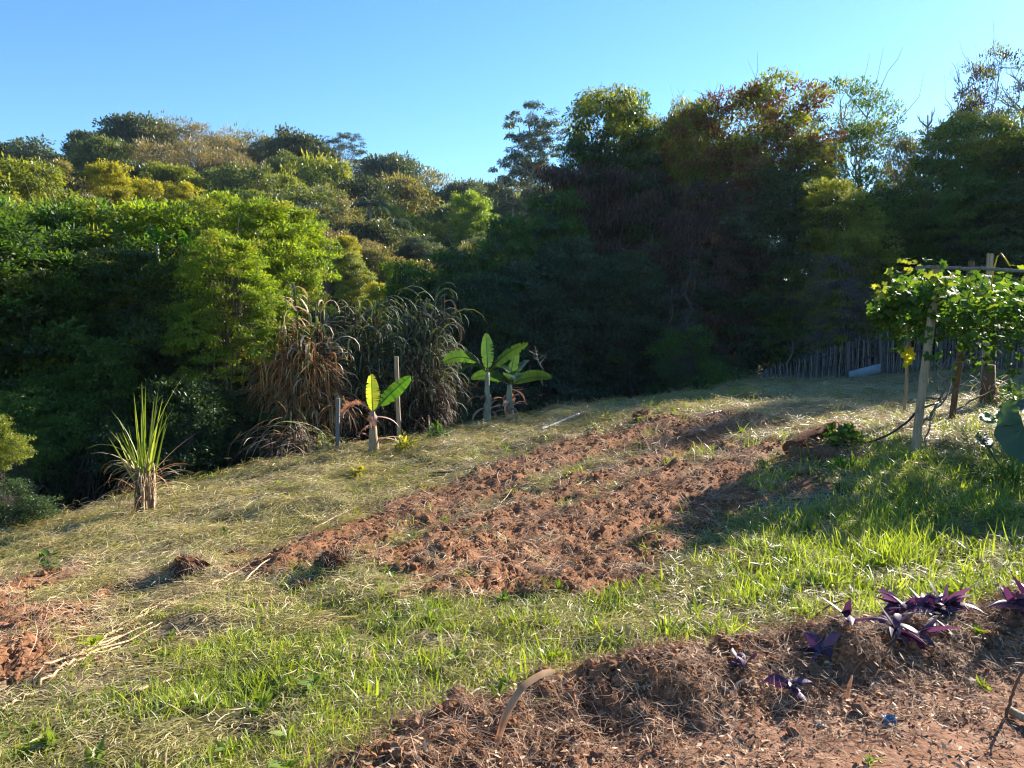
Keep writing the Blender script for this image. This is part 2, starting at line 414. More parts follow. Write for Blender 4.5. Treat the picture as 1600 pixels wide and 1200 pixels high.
def hill_mat():
    m, nt, out = nodes_of('hill_surface')
    geo = nt.nodes.new('ShaderNodeNewGeometry')
    n = nt.nodes.new('ShaderNodeTexNoise'); n.inputs['Scale'].default_value = .35; n.inputs['Detail'].default_value = 8
    nt.links.new(geo.outputs['Position'], n.inputs[0])
    r = ramp(nt, [(.3, (.03, .035, .014)), (.5, (.06, .062, .026)), (.7, (.11, .09, .045))]); nt.links.new(n.outputs[0], r.inputs[0])
    a = nt.nodes.new('ShaderNodeAttribute'); a.attribute_name = 'bare'
    x = nt.nodes.new('ShaderNodeMix'); x.data_type = 'RGBA'; nt.links.new(a.outputs['Fac'], x.inputs[0]); nt.links.new(r.outputs[0], x.inputs[6])
    x.inputs[7].default_value = (.40, .27, .17, 1)
    p = nt.nodes.new('ShaderNodeBsdfPrincipled'); p.inputs['Roughness'].default_value = .95; p.inputs['Specular IOR Level'].default_value = .05
    nt.links.new(x.outputs[2], p.inputs['Base Color']); nt.links.new(p.outputs[0], out.inputs[0])
hill_mat()

# ------------------------------------------------------------------ mesh building
def mesh_np(name, V, T, mats, v=None, midx=None, smooth=False, attrs=None):
    V = np.asarray(V, np.float32).reshape(-1, 3); T = np.asarray(T, np.int32)
    k = T.shape[1]
    me = bpy.data.meshes.new(name)
    me.vertices.add(len(V)); me.vertices.foreach_set('co', V.ravel())
    me.loops.add(T.size); me.loops.foreach_set('vertex_index', T.ravel())
    me.polygons.add(len(T))
    me.polygons.foreach_set('loop_start', np.arange(0, T.size, k, dtype=np.int32))
    me.polygons.foreach_set('loop_total', np.full(len(T), k, np.int32))
    if smooth: me.polygons.foreach_set('use_smooth', np.ones(len(T), bool))
    for m in mats: me.materials.append(MATS[m])
    if midx is not None: me.polygons.foreach_set('material_index', np.asarray(midx, np.int32))
    me.update(calc_edges=True)
    A = dict(attrs or {})
    if v is not None: A['v'] = v
    for n, arr in A.items():
        at_ = me.attributes.new(n, 'FLOAT', 'POINT'); at_.data.foreach_set('value', np.asarray(arr, np.float32))
    me.validate()
    return me

class MB:
    """collects pieces that end up as one mesh: triangles, one material index and one number per vertex"""
    def __init__(s): s.V, s.T, s.v, s.m, s.n = [], [], [], [], 0
    def add(s, V, T, v=0.5, mi=0):
        V = np.asarray(V, float).reshape(-1, 3); T = np.asarray(T, int)
        if T.shape[1] == 4: T = np.vstack([T[:, [0, 1, 2]], T[:, [0, 2, 3]]])
        s.V.append(V); s.T.append(T + s.n); s.n += len(V)
        s.v.append(np.broadcast_to(np.asarray(v, float), (len(V),)).copy()); s.m.append(np.full(len(T), mi))
    def mesh(s, name, mats, smooth=False):
        return mesh_np(name, np.vstack(s.V), np.vstack(s.T), mats, np.concatenate(s.v), np.concatenate(s.m), smooth)
    def tube(s, P, R, k=6, v=0.5, mi=0, cap=True):
        P = np.asarray(P, float); n = len(P); R = np.broadcast_to(np.asarray(R, float), (n,))
        D = np.gradient(P, axis=0); D /= np.linalg.norm(D, axis=1, keepdims=True) + 1e-9
        ref = np.array([0, 0, 1.0]) if abs(D[:, 2]).mean() < .8 else np.array([1.0, 0, 0])
        A = np.cross(D, ref); A /= np.linalg.norm(A, axis=1, keepdims=True) + 1e-9
        B = np.cross(D, A)
        t = np.arange(k) * 2 * math.pi / k
        V = P[:, None] + R[:, None, None] * (A[:, None] * np.cos(t)[None, :, None] + B[:, None] * np.sin(t)[None, :, None])
        i = np.arange(n - 1)[:, None] * k; j = np.arange(k)[None]; j2 = (j + 1) % k
        Q = np.stack([i + j, i + j2, i + k + j2, i + k + j], -1).reshape(-1, 4)
        V = V.reshape(-1, 3)
        if cap:
            V = np.vstack([V, P[:1], P[-1:]])
            c0, c1 = n * k, n * k + 1
            jj = np.arange(k)
            T = np.vstack([Q[:, [0, 1, 2]], Q[:, [0, 2, 3]], np.stack([np.full(k, c0), (jj + 1) % k, jj], 1), np.stack([np.full(k, c1), (n - 1) * k + jj, (n - 1) * k + (jj + 1) % k], 1)])
            s.add(V, T, v, mi)
        else: s.add(V, Q, v, mi)
    def blade(s, P, W, side, v=0.5, mi=0, fold=0.0):
        """a strip leaf along points P, half-widths W, with a keel if fold"""
        P = np.asarray(P, float); n = len(P); W = np.asarray(W, float)
        S = np.asarray(side, float)
        S = np.broadcast_to(S / (np.linalg.norm(S) + 1e-9), (n, 3))
        if fold:
            D = np.gradient(P, axis=0); N = np.cross(S, D); N /= np.linalg.norm(N, axis=1, keepdims=True) + 1e-9
            V = np.concatenate([P - S * W[:, None] + N * W[:, None] * fold, P, P + S * W[:, None] + N * W[:, None] * fold])
            i = np.arange(n - 1)
            Q = np.vstack([np.stack([i, n + i, n + i + 1, i + 1], 1), np.stack([n + i, 2 * n + i, 2 * n + i + 1, n + i + 1], 1)])
        else:
            V = np.concatenate([P - S * W[:, None], P + S * W[:, None]])
            i = np.arange(n - 1); Q = np.stack([i, n + i, n + i + 1, i + 1], 1)
        s.add(V, Q, v, mi)
    def box(s, c, size, rot=None, v=0.5, mi=0):
        a = np.array([[x, y, z] for x in (-.5, .5) for y in (-.5, .5) for z in (-.5, .5)]) * size
        if rot is not None: a = a @ np.asarray(rot).T
        F = [[0, 1, 3, 2], [4, 6, 7, 5], [0, 4, 5, 1], [2, 3, 7, 6], [0, 2, 6, 4], [1, 5, 7, 3]]
        s.add(a + np.asarray(c), F, v, mi)

def norm(a): return a / (np.linalg.norm(a, axis=-1, keepdims=True) + 1e-9)

RHOMB = (np.array([[0, 0, 0], [.42, .5, .10], [1, 0, -.08], [.42, -.5, .10]]), np.array([[0, 2, 1], [0, 3, 2]]))
LEAF6 = (np.array([[0, 0, 0], [.3, .42, .12], [.68, .36, .06], [1, 0, -.14], [.68, -.36, .06], [.3, -.42, .12], [.5, 0, 0]]),
         np.array([[0, 6, 1], [1, 6, 2], [2, 6, 3], [3, 6, 4], [4, 6, 5], [5, 6, 0]]))
def lobed(rng=None):
    r = [.15, .55, .95, .62, 1.0, .70, 1.12, .70, 1.0, .62, .95, .55]
    a = np.linspace(0, 2 * math.pi, 12, endpoint=False) + math.pi
    o = np.stack([.45 + .5 * np.array(r) * np.cos(a), .5 * np.array(r) * np.sin(a), .1 * np.abs(np.sin(a)) - .05], 1)
    V = np.vstack([[[.45, 0, 0]], o])
    T = np.array([[0, 1 + i, 1 + (i + 1) % 12] for i in range(12)])
    return V, T
LOBED = lobed()

def leaf_arrays(P, D, N, L, W, tmpl=RHOMB):
    D = norm(D); S = norm(np.cross(D, N)); N = np.cross(S, D)
    tv, tt = tmpl
    L = np.broadcast_to(np.asarray(L, float), (len(P),)); W = np.broadcast_to(np.asarray(W, float), (len(P),))
    V = P[:, None] + D[:, None] * (tv[None, :, 0:1] * L[:, None, None]) + S[:, None] * (tv[None, :, 1:2] * W[:, None, None]) + N[:, None] * (tv[None, :, 2:3] * W[:, None, None])
    T = (tt[None] + (np.arange(len(P)) * len(tv))[:, None, None]).reshape(-1, 3)
    return V.reshape(-1, 3), T, len(tv)

def rsph(rng, n):
    return norm(rng.normal(size=(n, 3)))

def limb(rng, a, b, n=7, wob=.06, sag=0.0):
    a, b = np.asarray(a, float), np.asarray(b, float); t = np.linspace(0, 1, n)[:, None]
    P = a + (b - a) * t; ln = np.linalg.norm(b - a)
    w_ = rng.normal(size=(n, 3)) * wob * ln; w_[0] = 0; w_[-1] *= .3
    P = P + w_ * np.sin(t * math.pi)
    P[:, 2] -= sag * ln * (t[:, 0] * (1 - t[:, 0])) * 4
    return P

def make_tree(name, seed, R=3.0, Ht=8.0, lobes=9, clumps=260, per=110, cr=.42, L=.14, low=.15, mats=('leaf_mid', 'bark'),
              airy=0.0, flat=1.0, tmpl=RHOMB, bare=0.0, up=.8, trunk_r=.16, stems=1, second=None, second_amt=.2, topcol=None, asp=.42, hang=0.35):
    """returns (crown mesh, trunk mesh): base at the origin, top at Ht"""
    rng = np.random.default_rng(seed)
    zc0 = Ht * low; hh = Ht - zc0
    # lobes: big rounded masses that give the outline
    C, RR = [], []
    for i in range(lobes):
        t = (i + .5) / lobes
        z = zc0 + hh * (.12 + .74 * rng.random() ** .8) if i else Ht - R * .45 * flat
        u = (z - zc0) / hh
        wid = R * (math.sin(math.pi * min(max(.12 + u * .80, 0), 1)) ** .6)
        a = rng.random() * 2 * math.pi; r = wid * .62 * math.sqrt(rng.random())
        C.append([r * math.cos(a), r * math.sin(a), z]); RR.append(R * rng.uniform(.34, .56))
    C, RR = np.array(C), np.array(RR)
    C[:, 2] = np.minimum(C[:, 2], Ht - RR * .85 * flat)
    # clumps on the lobes' skins, not inside another lobe
    P = []
    while len(P) < clumps:
        i = rng.integers(lobes); d = rsph(rng, 1)[0]
        if d[2] < -.35 and rng.random() < .6: continue
        q = C[i] + d * RR[i] * np.array([1, 1, flat]) * (rng.uniform(.72, 1.08) if rng.random() > .13 else rng.uniform(1.1, 1.38))
        k = np.linalg.norm((q - C) / np.array([1, 1, flat]), axis=1) / RR
        k[i] = 9
        if (k < .66).any() and rng.random() < .85: continue
        if q[2] < zc0 * .5 or q[2] > Ht * 1.01: continue
        P.append(q)
    P = np.array(P)
    if airy: P = P[fbm(P[:, 0] * 1.1 + P[:, 2], P[:, 1] * 1.1 - P[:, 2], seed, 2) > airy]
    n = len(P)
    cs = cr * rng.uniform(.6, 1.35, n) * (R / 3.0) ** .3
    k = np.maximum(6, (per * (cs / cr) ** 2).astype(int))
    idx = np.repeat(np.arange(n), k); m = len(idx)
    dl = rsph(rng, m); dl[:, 2] = np.where(dl[:, 2] < -.2, -dl[:, 2] * .7, dl[:, 2])
    rr = rng.random(m) ** .45
    off = dl * (cs[idx] * rr)[:, None] * np.array([1.1, 1.1, .62])
    pos = P[idx] + off
    outw = norm(P - np.array([0, 0, zc0 + hh * .45]))[idx]
    D = norm(dl * np.array([1, 1, .4]) + outw * .5 + np.array([0, 0, -hang]) + rng.normal(size=(m, 3)) * .45)
    N = norm(np.array([0, 0, up]) + dl * .5 + outw * .35 + rng.normal(size=(m, 3)) * .42)
    Ls = L * rng.uniform(.6, 1.3, m)
    V, T, nv = leaf_arrays(pos, D, N, Ls, Ls * asp * rng.uniform(.8, 1.3, m), tmpl)
    vc = rng.random(n); vv = np.clip(.15 + .42 * vc[idx] + .42 * rng.random(m) + .12 * dl[:, 2], 0, 1)
    mi = None; cm = [mats[0]]
    if second:
        cm.append(second)
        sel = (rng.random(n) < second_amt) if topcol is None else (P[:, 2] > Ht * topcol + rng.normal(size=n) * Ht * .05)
        mi = np.repeat(sel[idx].astype(int), len(tmpl[1]))
    crown = mesh_np(name + '_crown', V, T, cm, np.repeat(vv, nv), mi)
    # trunk and limbs reaching the lobes, twigs reaching the clumps
    B = MB()
    for s_ in range(stems):
        a = rng.random() * 6.28; bx = rng.uniform(.1, .5) * (stems > 1)
        base = np.array([bx * math.cos(a), bx * math.sin(a), -.4])
        top = C[:, :].mean(0) * np.array([.4, .4, 1]) + np.array([rng.normal() * .3 * (stems > 1), rng.normal() * .3 * (stems > 1), 0])
        tr = limb(rng, base, top, 9, .035)
        B.tube(tr, np.linspace(trunk_r / stems ** .4, trunk_r * .45 / stems ** .4, 9), 7)
        for i in range(lobes):
            st = tr[rng.integers(4, 9)]
            lb = limb(rng, st, C[i], 6, .07, -.08)
            B.tube(lb, np.linspace(trunk_r * .38, trunk_r * .12, 6), 5)
            if s_: continue
            near = np.argsort(np.linalg.norm(P - C[i], axis=1))[:max(4, n // lobes)]
            for j in near[::2]:
                B.tube(limb(rng, lb[rng.integers(3, 6)], P[j] + rng.normal(size=3) * .1, 4, .08), np.linspace(trunk_r * .1, trunk_r * .03, 4), 3, cap=False)
    if bare:
        for i in range(int(bare)):
            d = rsph(rng, 1)[0]; d[2] = abs(d[2]) + .5; d = norm(d)
            st = C[rng.integers(lobes)]; e = st + d * R * rng.uniform(.6, 1.0); e[2] = min(e[2], Ht * 1.08)
            B.tube(limb(rng, st, e, 6, .05), np.linspace(.03, .006, 6), 4, cap=False)
    trunk = B.mesh(name + '_trunk', [mats[1]], True)
    return crown, trunk, Ht, R

# ------------------------------------------------------------------ scene helpers
def tag(o, label=None, cat=None, group=None, kind=None):
    for k, val in (('label', label), ('category', cat), ('group', group), ('kind', kind)):
        if val: o[k] = val
    return o

def obj(name, me, parent=None, loc=None, rot=None, scale=None):
    o = bpy.data.objects.new(name, me); COL.objects.link(o)
    if parent is not None: o.parent = parent
    if loc is not None: o.location = loc
    if rot is not None: o.rotation_euler = rot
    if scale is not None: o.scale = scale
    return o

def root(name, loc, label, cat, group=None, rz=0.0):
    o = bpy.data.objects.new(name, None); COL.objects.link(o)
    o.location = loc; o.rotation_euler = (0, 0, rz); o.empty_display_size = .3
    return tag(o, label, cat, group)

def plant_tree(proto, name, label, cat, px, top_py, y, R, group=None, mat=None, mat2=None, rz=None, base_z=None, tilt=0.0, trunk=True, hmax=None, cz=None):
    """stand a tree so that its top is seen at pixel (px, top_py) from distance y, with crown radius R"""
    crown, trk, Ht, R0 = proto
    p = at(px, top_py, y)
    bz = float(H(p[0], p[1])) if base_z is None else base_z
    h = p[2] - bz
    if hmax: bz = p[2] - hmax; h = hmax
    rng = np.random.default_rng(abs(int(px * 7 + top_py * 13 + y * 17)))
    r = root(name, (p[0], p[1], bz), label, cat, group, rng.random() * 6.28 if rz is None else rz)
    r.scale = (R / R0, R / R0, h / Ht)
    c = obj('crown', crown, r)
    if cz:                                        # a crown cz radii deep on a taller trunk
        zs = min(1.0, cz * R / h); c.scale = (1, 1, zs); c.location = (0, 0, Ht * (1 - zs))
    for i, mm in enumerate((mat, mat2)):
        if mm and i < len(c.material_slots):
            c.material_slots[i].link = 'OBJECT'; c.material_slots[i].material = MATS[mm]
    if trunk: obj('trunk', trk, r)
    return r

def gn_scatter(name, pts, rot, scl, idx, tint, protos, label, kind='stuff'):
    """one object: the given points with one of the small meshes stood on each"""
    me = bpy.data.meshes.new(name)
    pts = np.asarray(pts, np.float32)
    me.vertices.add(len(pts)); me.vertices.foreach_set('co', pts.ravel())
    a = me.attributes.new('rot', 'FLOAT_VECTOR', 'POINT'); a.data.foreach_set('vector', np.asarray(rot, np.float32).ravel())
    s = np.asarray(scl, np.float32)
    a = me.attributes.new('scl', 'FLOAT_VECTOR', 'POINT'); a.data.foreach_set('vector', (np.repeat(s[:, None], 3, 1) if s.ndim == 1 else s).astype(np.float32).ravel())
    a = me.attributes.new('idx', 'INT', 'POINT'); a.data.foreach_set('value', np.asarray(idx, np.int32))
    a = me.attributes.new('tint', 'FLOAT', 'POINT'); a.data.foreach_set('value', np.asarray(tint, np.float32))
    me.update()
    o = bpy.data.objects.new(name, me); COL.objects.link(o)
    ng = bpy.data.node_groups.new(name + '_scatter', 'GeometryNodeTree')
    ng.interface.new_socket('Geometry', in_out='INPUT', socket_type='NodeSocketGeometry')
    ng.interface.new_socket('Geometry', in_out='OUTPUT', socket_type='NodeSocketGeometry')
    N = ng.nodes; gi = N.new('NodeGroupInput'); go = N.new('NodeGroupOutput')
    iop = N.new('GeometryNodeInstanceOnPoints'); jn = N.new('GeometryNodeJoinGeometry')
    for pm in reversed(protos):
        po = bpy.data.objects.new(pm.name, pm)
        oi = N.new('GeometryNodeObjectInfo'); oi.inputs['Object'].default_value = po
        oi.inputs['As Instance'].default_value = False
        gg = N.new('GeometryNodeGeometryToInstance')
        ng.links.new(oi.outputs['Geometry'], gg.inputs[0]); ng.links.new(gg.outputs[0], jn.inputs[0])
    def named(nm, t):
        n = N.new('GeometryNodeInputNamedAttribute'); n.data_type = t; n.inputs['Name'].default_value = nm
        return [q for q in n.outputs if q.enabled and q.name == 'Attribute'][0]
    ng.links.new(gi.outputs[0], iop.inputs['Points']); ng.links.new(jn.outputs[0], iop.inputs['Instance'])
    iop.inputs['Pick Instance'].default_value = True
    ng.links.new(named('idx', 'INT'), iop.inputs['Instance Index'])
    er = N.new('FunctionNodeEulerToRotation'); ng.links.new(named('rot', 'FLOAT_VECTOR'), er.inputs[0])
    ng.links.new(er.outputs[0], iop.inputs['Rotation'])
    ng.links.new(named('scl', 'FLOAT_VECTOR'), iop.inputs['Scale'])
    ng.links.new(iop.outputs[0], go.inputs[0])
    md = o.modifiers.new('scatter', 'NODES'); md.node_group = ng
    return tag(o, label, None, None, kind)

# ------------------------------------------------------------------ the ground and the far hill
def build_ground():
    nu, nv = 620, 560
    us = np.linspace(-1.15, 1.15, nu)
    us = np.sign(us) * (np.abs(us) / 1.15) ** 1.15 * 1.15
    ys = 0.9 * np.exp(np.linspace(0, math.log(46 / 0.9), nv))
    U, Y = np.meshgrid(us, ys)
    X = U * (Y + 1.2)
    x, y = X.ravel(), Y.ravel()
    t, b, d = masks(x, y)
    z = H(x, y) + micro(x, y, t, b) * sstep(45, 38, y)
    lit = sstep(0.2, 2.2, edge_d(x, y))  # where the litter colour and its painted shade begin, past the field edge
    i = np.arange(nv - 1)[:, None] * nu; j = np.arange(nu - 1)[None]
    Q = np.stack([i + j, i + j + 1, i + nu + j + 1, i + nu + j], -1).reshape(-1, 4)
    o = obj('ground', mesh_np('ground', np.stack([x, y, z], 1), Q, ['ground_surface'], smooth=True, attrs={'bank': np.exp(-(line_d(x, y, BANK) / .34) ** 2), 'till': t, 'bed': b, 'dry': d * (1 - b), 'litter': lit}))
    tag(o, None, None, None, 'structure')
    # everything further off: gully, hillside, and the land behind the camera
    gx = np.linspace(-260, 300, 225); gy = np.linspace(-120, 330, 181)
    X, Y = np.meshgrid(gx, gy); x, y = X.ravel(), Y.ravel()
    z = H(x, y)
    near = (y < 45.5) & (y > .5)
    z = np.where(near, z - 1.2, np.where(y <= .5, np.minimum(z, 0) - .12, z))
    z = z + (fbm(x * .05, y * .05, 9, 4) - .5) * 5 * sstep(50, 80, y)
    bare = np.zeros(len(x))
    for px, py, yy, r in [(598, 437, 47, 4.0), (640, 436, 49, 3.5)]:
        q = at(px, py, yy); bare = np.maximum(bare, sstep(r * 1.4, r * .5, np.hypot(x - q[0], y - q[1])))
    nu, nv = len(gx), len(gy)
    i = np.arange(nv - 1)[:, None] * nu; j = np.arange(nu - 1)[None]
    Q = np.stack([i + j, i + j + 1, i + nu + j + 1, i + nu + j], -1).reshape(-1, 4)
    o = obj('hillside', mesh_np('hillside', np.stack([x, y, z], 1), Q, ['hill_surface'], smooth=True, attrs={'bare': bare}))
    tag(o, None, None, None, 'structure')
build_ground()

# ------------------------------------------------------------------ trees: one mesh pair of each sort, then copies
PR = {}
# far sorts (the hill): big leaf clumps, few of them
PR['hill_round'] = make_tree('hill_round', 101, 5, 9, 7, 330, 60, .80, .34, .25, ('leaf_mid', 'pale_bark'), airy=.30, trunk_r=.2, asp=.5, bare=8)
PR['hill_round2'] = make_tree('hill_round2', 102, 5, 9, 6, 300, 60, .8, .34, .3, ('leaf_mid', 'pale_bark'), airy=.28, bare=6, trunk_r=.2, asp=.5)
PR['hill_dense'] = make_tree('hill_dense', 103, 5, 9, 14, 420, 60, .7, .30, .12, ('leaf_dark', 'bark'), trunk_r=.2, asp=.5)
PR['hill_feather'] = make_tree('hill_feather', 104, 5, 9, 12, 420, 34, .75, .26, .25, ('leaf_tan', 'pale_bark'), airy=.36, trunk_r=.22, asp=.4, bare=10, hang=.1)
PR['hill_tall'] = make_tree('hill_tall', 105, 4, 11, 9, 260, 55, .75, .32, .35, ('leaf_blue', 'pale_bark'), airy=.3, trunk_r=.18, asp=.5)
PR['hill_bush'] = make_tree('hill_bush', 106, 5, 6, 12, 380, 60, .7, .30, .0, ('leaf_ygreen', 'bark'), trunk_r=.12, asp=.45, hang=.7)
# near sorts
PR['dense'] = make_tree('dense', 201, 3, 8, 15, 500, 105, .40, .145, .05, ('leaf_mid', 'bark'), second='leaf_ygreen', second_amt=.12)
PR['dense2'] = make_tree('dense2', 202, 3, 8, 12, 460, 105, .44, .15, .08, ('leaf_mid', 'bark'), second='leaf_dark', second_amt=.25)
PR['spray'] = make_tree('spray', 203, 3, 7, 15, 520, 100, .38, .135, .08, ('leaf_bright', 'bark'), hang=.4, asp=.46, airy=.30, bare=10, second='leaf_ygreen', second_amt=.2)
PR['shrub'] = make_tree('shrub', 204, 1.6, 2.6, 9, 230, 75, .34, .10, .0, ('leaf_mid', 'bark'), trunk_r=.05, stems=4)
PR['vine_tree'] = make_tree('vine_tree', 205, 3.2, 12, 17, 760, 90, .48, .19, .06, ('leaf_dark', 'bark'), hang=1.1, up=.35, asp=.34, second='leaf_ygreen', topcol=.88, second_amt=.3, bare=8)  # yellower top leaves paint the low sun onto the crown
PR['rust_tree'] = make_tree('rust_tree', 206, 4.0, 11, 13, 360, 80, .5, .19, .55, ('leaf_ygreen', 'dead_wood'), flat=.6, airy=.28, hang=.4, second='leaf_rust', second_amt=.42, trunk_r=.17, bare=14, stems=2)
PR['airy_tree'] = make_tree('airy_tree', 207, 3.2, 12, 13, 300, 55, .46, .15, .45, ('leaf_mid', 'dead_wood'), airy=.30, hang=.2, trunk_r=.13, bare=26, flat=.8, second='leaf_ygreen', second_amt=.3)
PR['fill'] = make_tree('fill', 208, 3.2, 9, 14, 460, 85, .5, .19, .02, ('leaf_dark', 'bark'), second='leaf_blue', second_amt=.35, hang=.6, up=.5)
PR['curtain'] = make_tree('curtain', 209, 3.0, 7, 14, 460, 80, .46, .17, .02, ('leaf_umber', 'dead_wood'), hang=1.6, up=.1, asp=.28, second='leaf_rust', second_amt=.10, flat=1.3)
def make_eucalypt(seed=301):
    """tall gum: clear bare limbs, separate round tufts of leaves at their ends"""
    rng = np.random.default_rng(seed)
    Ht, R = 22.0, 7.0
    B = MB(); P = []
    tr = limb(rng, (0, 0, -1), (.4, 0, Ht * .93), 12, .012)
    B.tube(tr, np.linspace(.34, .08, 12), 7)
    for i in range(46):
        u = rng.uniform(.28, 1.0); st = tr[int(u * 11)]
        a = rng.random() * 6.28; ln = R * (1.08 - .55 * u) * rng.uniform(.35, 1)
        e = st + np.array([math.cos(a) * ln, math.sin(a) * ln, ln * rng.uniform(.35, .9)])
        e[2] = min(e[2], Ht)
        lb = limb(rng, st, e, 7, .05, .04); B.tube(lb, np.linspace(.10, .03, 7), 5)
        for j in range(4):
            q = lb[rng.integers(3, 7)] + rng.normal(size=3) * .9 + np.array([0, 0, .3]); q[2] = min(q[2], Ht)
            B.tube(limb(rng, lb[rng.integers(3, 6)], q, 4, .05), np.linspace(.03, .012, 4), 3, cap=False); P.append(q)
    P = np.array(P); n = len(P); k = 150; idx = np.repeat(np.arange(n), k); m = n * k
    cs = rng.uniform(.5, .95, n)
    dl = rsph(rng, m); dl[:, 2] = np.abs(dl[:, 2]) * 1.1 - .25
    pos = P[idx] + dl * (cs[idx] * rng.random(m) ** .4)[:, None]
    D = norm(dl + np.array([0, 0, -.8]) + rng.normal(size=(m, 3)) * .4); N = norm(dl + rng.normal(size=(m, 3)) * .5)
    L = .34 * rng.uniform(.6, 1.2, m)
    V, T, nv = leaf_arrays(pos, D, N, L, L * .4)
    return mesh_np('eucalypt_crown', V, T, ['leaf_blue'], np.repeat(rng.random(m), nv)), B.mesh('eucalypt_trunk', ['pale_bark'], True), Ht, R
PR['eucalypt'] = make_eucalypt()
def make_umbrella_tree(seed=302):
    """flat layered crown on spreading limbs"""
    rng = np.random.default_rng(seed); Ht, R = 12.0, 6.0
    B = MB(); P = []
    tr = limb(rng, (0, 0, -1), (.3, 0, Ht * .62), 7, .02); B.tube(tr, np.linspace(.24, .12, 7), 7)
    for i in range(20):
        a = i * 2.4; ln = R * rng.uniform(.35, 1); hz = Ht * (.98 - .30 * (ln / R) * rng.uniform(.3, 1))
        e = np.array([math.cos(a) * ln, math.sin(a) * ln, hz])
        lb = limb(rng, tr[rng.integers(3, 7)], e, 7, .03, -.05); B.tube(lb, np.linspace(.10, .025, 7), 5)
        for j in range(7):
            P.append(lb[rng.integers(4, 7)] + rng.normal(size=3) * np.array([.9, .9, .16]))
    P = np.array(P); P[:, 2] = np.minimum(P[:, 2], Ht); n = len(P); k = 60; idx = np.repeat(np.arange(n), k); m = n * k
    pos = P[idx] + rsph(rng, m) * np.array([.85, .85, .18]) * (rng.random(m) ** .5)[:, None]
    D = norm(rng.normal(size=(m, 3)) * np.array([1, 1, .3])); N = norm(np.array([0, 0, 1.0]) + rng.normal(size=(m, 3)) * .4)
    L = .30 * rng.uniform(.6, 1.2, m)
    V, T, nv = leaf_arrays(pos, D, N, L, L * .45)
    return mesh_np('umbrella_crown', V, T, ['leaf_blue'], np.repeat(rng.random(m), nv)), B.mesh('umbrella_trunk', ['pale_bark'], True), Ht, R
PR['umbrella'] = make_umbrella_tree()
def make_palm(seed=303):
    rng = np.random.default_rng(seed); Ht, R = 7.0, 2.6
    B = MB(); B.tube(limb(rng, (0, 0, -.5), (0, 0, Ht - 1.6), 6, .01), np.linspace(.16, .11, 6), 7)
    C = MB()
    for i in range(20):
        a = i * 2.39996; el = rng.uniform(.1, 1.15); t = np.linspace(0, 1, 9)
        h = np.array([math.cos(a), math.sin(a), 0]); ln = rng.uniform(2.0, 2.7)
        P = np.array([0, 0, Ht - 1.6]) + h * (t * ln * math.cos(el * .7))[:, None] + np.array([0, 0, 1.0]) * (t * ln * math.sin(el) - 1.6 * t ** 2.2 * ln * .5)[:, None]
        C.tube(P, np.linspace(.03, .01, 9), 3, .8)
        S = np.cross(h, [0, 0, 1.0])
        for q in range(30):
            u = .12 + .86 * q / 30; c = np.array([np.interp(u, t, P[:, kk]) for kk in range(3)])
            for sg in (-1, 1):
                tip = c + S * sg * .55 * math.sin(math.pi * min(u + .1, 1)) ** .5 + h * .22 + np.array([0, 0, -.28 + rng.normal() * .05])
                C.blade([c, (c + tip) / 2 + np.array([0, 0, .05]), tip], [.012, .028, .004], h, .3 + .6 * rng.random())
    return C.mesh('palm_crown', ['leaf_blue']), B.mesh('palm_trunk', ['pale_bark'], True), Ht, R
PR['palm'] = make_palm()

# ------------------------------------------------------------------ the wooded hill
ORD = ['first', 'second', 'third', 'fourth', 'fifth', 'sixth', 'seventh', 'eighth', 'ninth', 'tenth', 'eleventh', 'twelfth', 'thirteenth', 'fourteenth', 'fifteenth',
       'sixteenth', 'seventeenth', 'eighteenth', 'nineteenth', 'twentieth']
LOOK = {'far_green': 'green', 'far_dark': 'dark green', 'far_blue': 'blue-green', 'leaf_mid': 'green', 'leaf_dark': 'dark green', 'leaf_blue': 'blue-green', 'leaf_olive': 'olive', 'leaf_tan': 'grey-brown', 'leaf_ygreen': 'yellow-green',
        'leaf_yellow': 'bright yellow-green', 'leaf_bright': 'fresh green'}
SORT = {'hill_round': 'round tree', 'hill_round2': 'broad tree', 'hill_dense': 'dense tree', 'hill_feather': 'feathery thin-leaved tree', 'hill_tall': 'tall loose tree', 'hill_bush': 'low bushy tree'}
rng = np.random.default_rng(7)
RIDGE = lambda px: float(np.interp(px, [-200, 0, 95, 150, 205, 262, 318, 372, 412, 455, 498, 560, 608, 655, 695, 738, 785, 838, 900],
                                    [235, 224, 222, 208, 190, 192, 197, 203, 218, 210, 228, 260, 262, 276, 298, 290, 288, 282, 280]))
rows = [(117, 6.6, 'on the ridge', [(px, RIDGE(px)) for px in (-45, 22, 88, 148, 203, 262, 322, 376, 418, 458, 500, 560, 606, 652, 695, 738, 785, 838, 890)]),
        (97, 5.4, 'on the upper slope', [(px, RIDGE(px) + 34) for px in (-70, -5, 58, 120, 178, 240, 300, 350, 400, 445, 488, 530, 572, 615, 660, 705, 750, 795, 840, 885)]),
        (79, 4.3, 'halfway down the slope', [(px, RIDGE(px) + 66) for px in (-40, 18, 75, 225, 272, 335, 385, 425, 465, 505, 548, 590, 630, 672, 712, 758, 800, 842, 885)]),
        (64, 3.4, 'on the lower slope', [(px, RIDGE(px) + 98) for px in (430, 470, 505, 545, 582, 618, 655, 692, 728, 764, 800, 838, 872)]),
        (53, 2.6, 'at the foot of the hill', [(px, RIDGE(px) + 128) for px in (470, 508, 545, 580, 615, 648, 682, 716, 750, 784, 818)])]
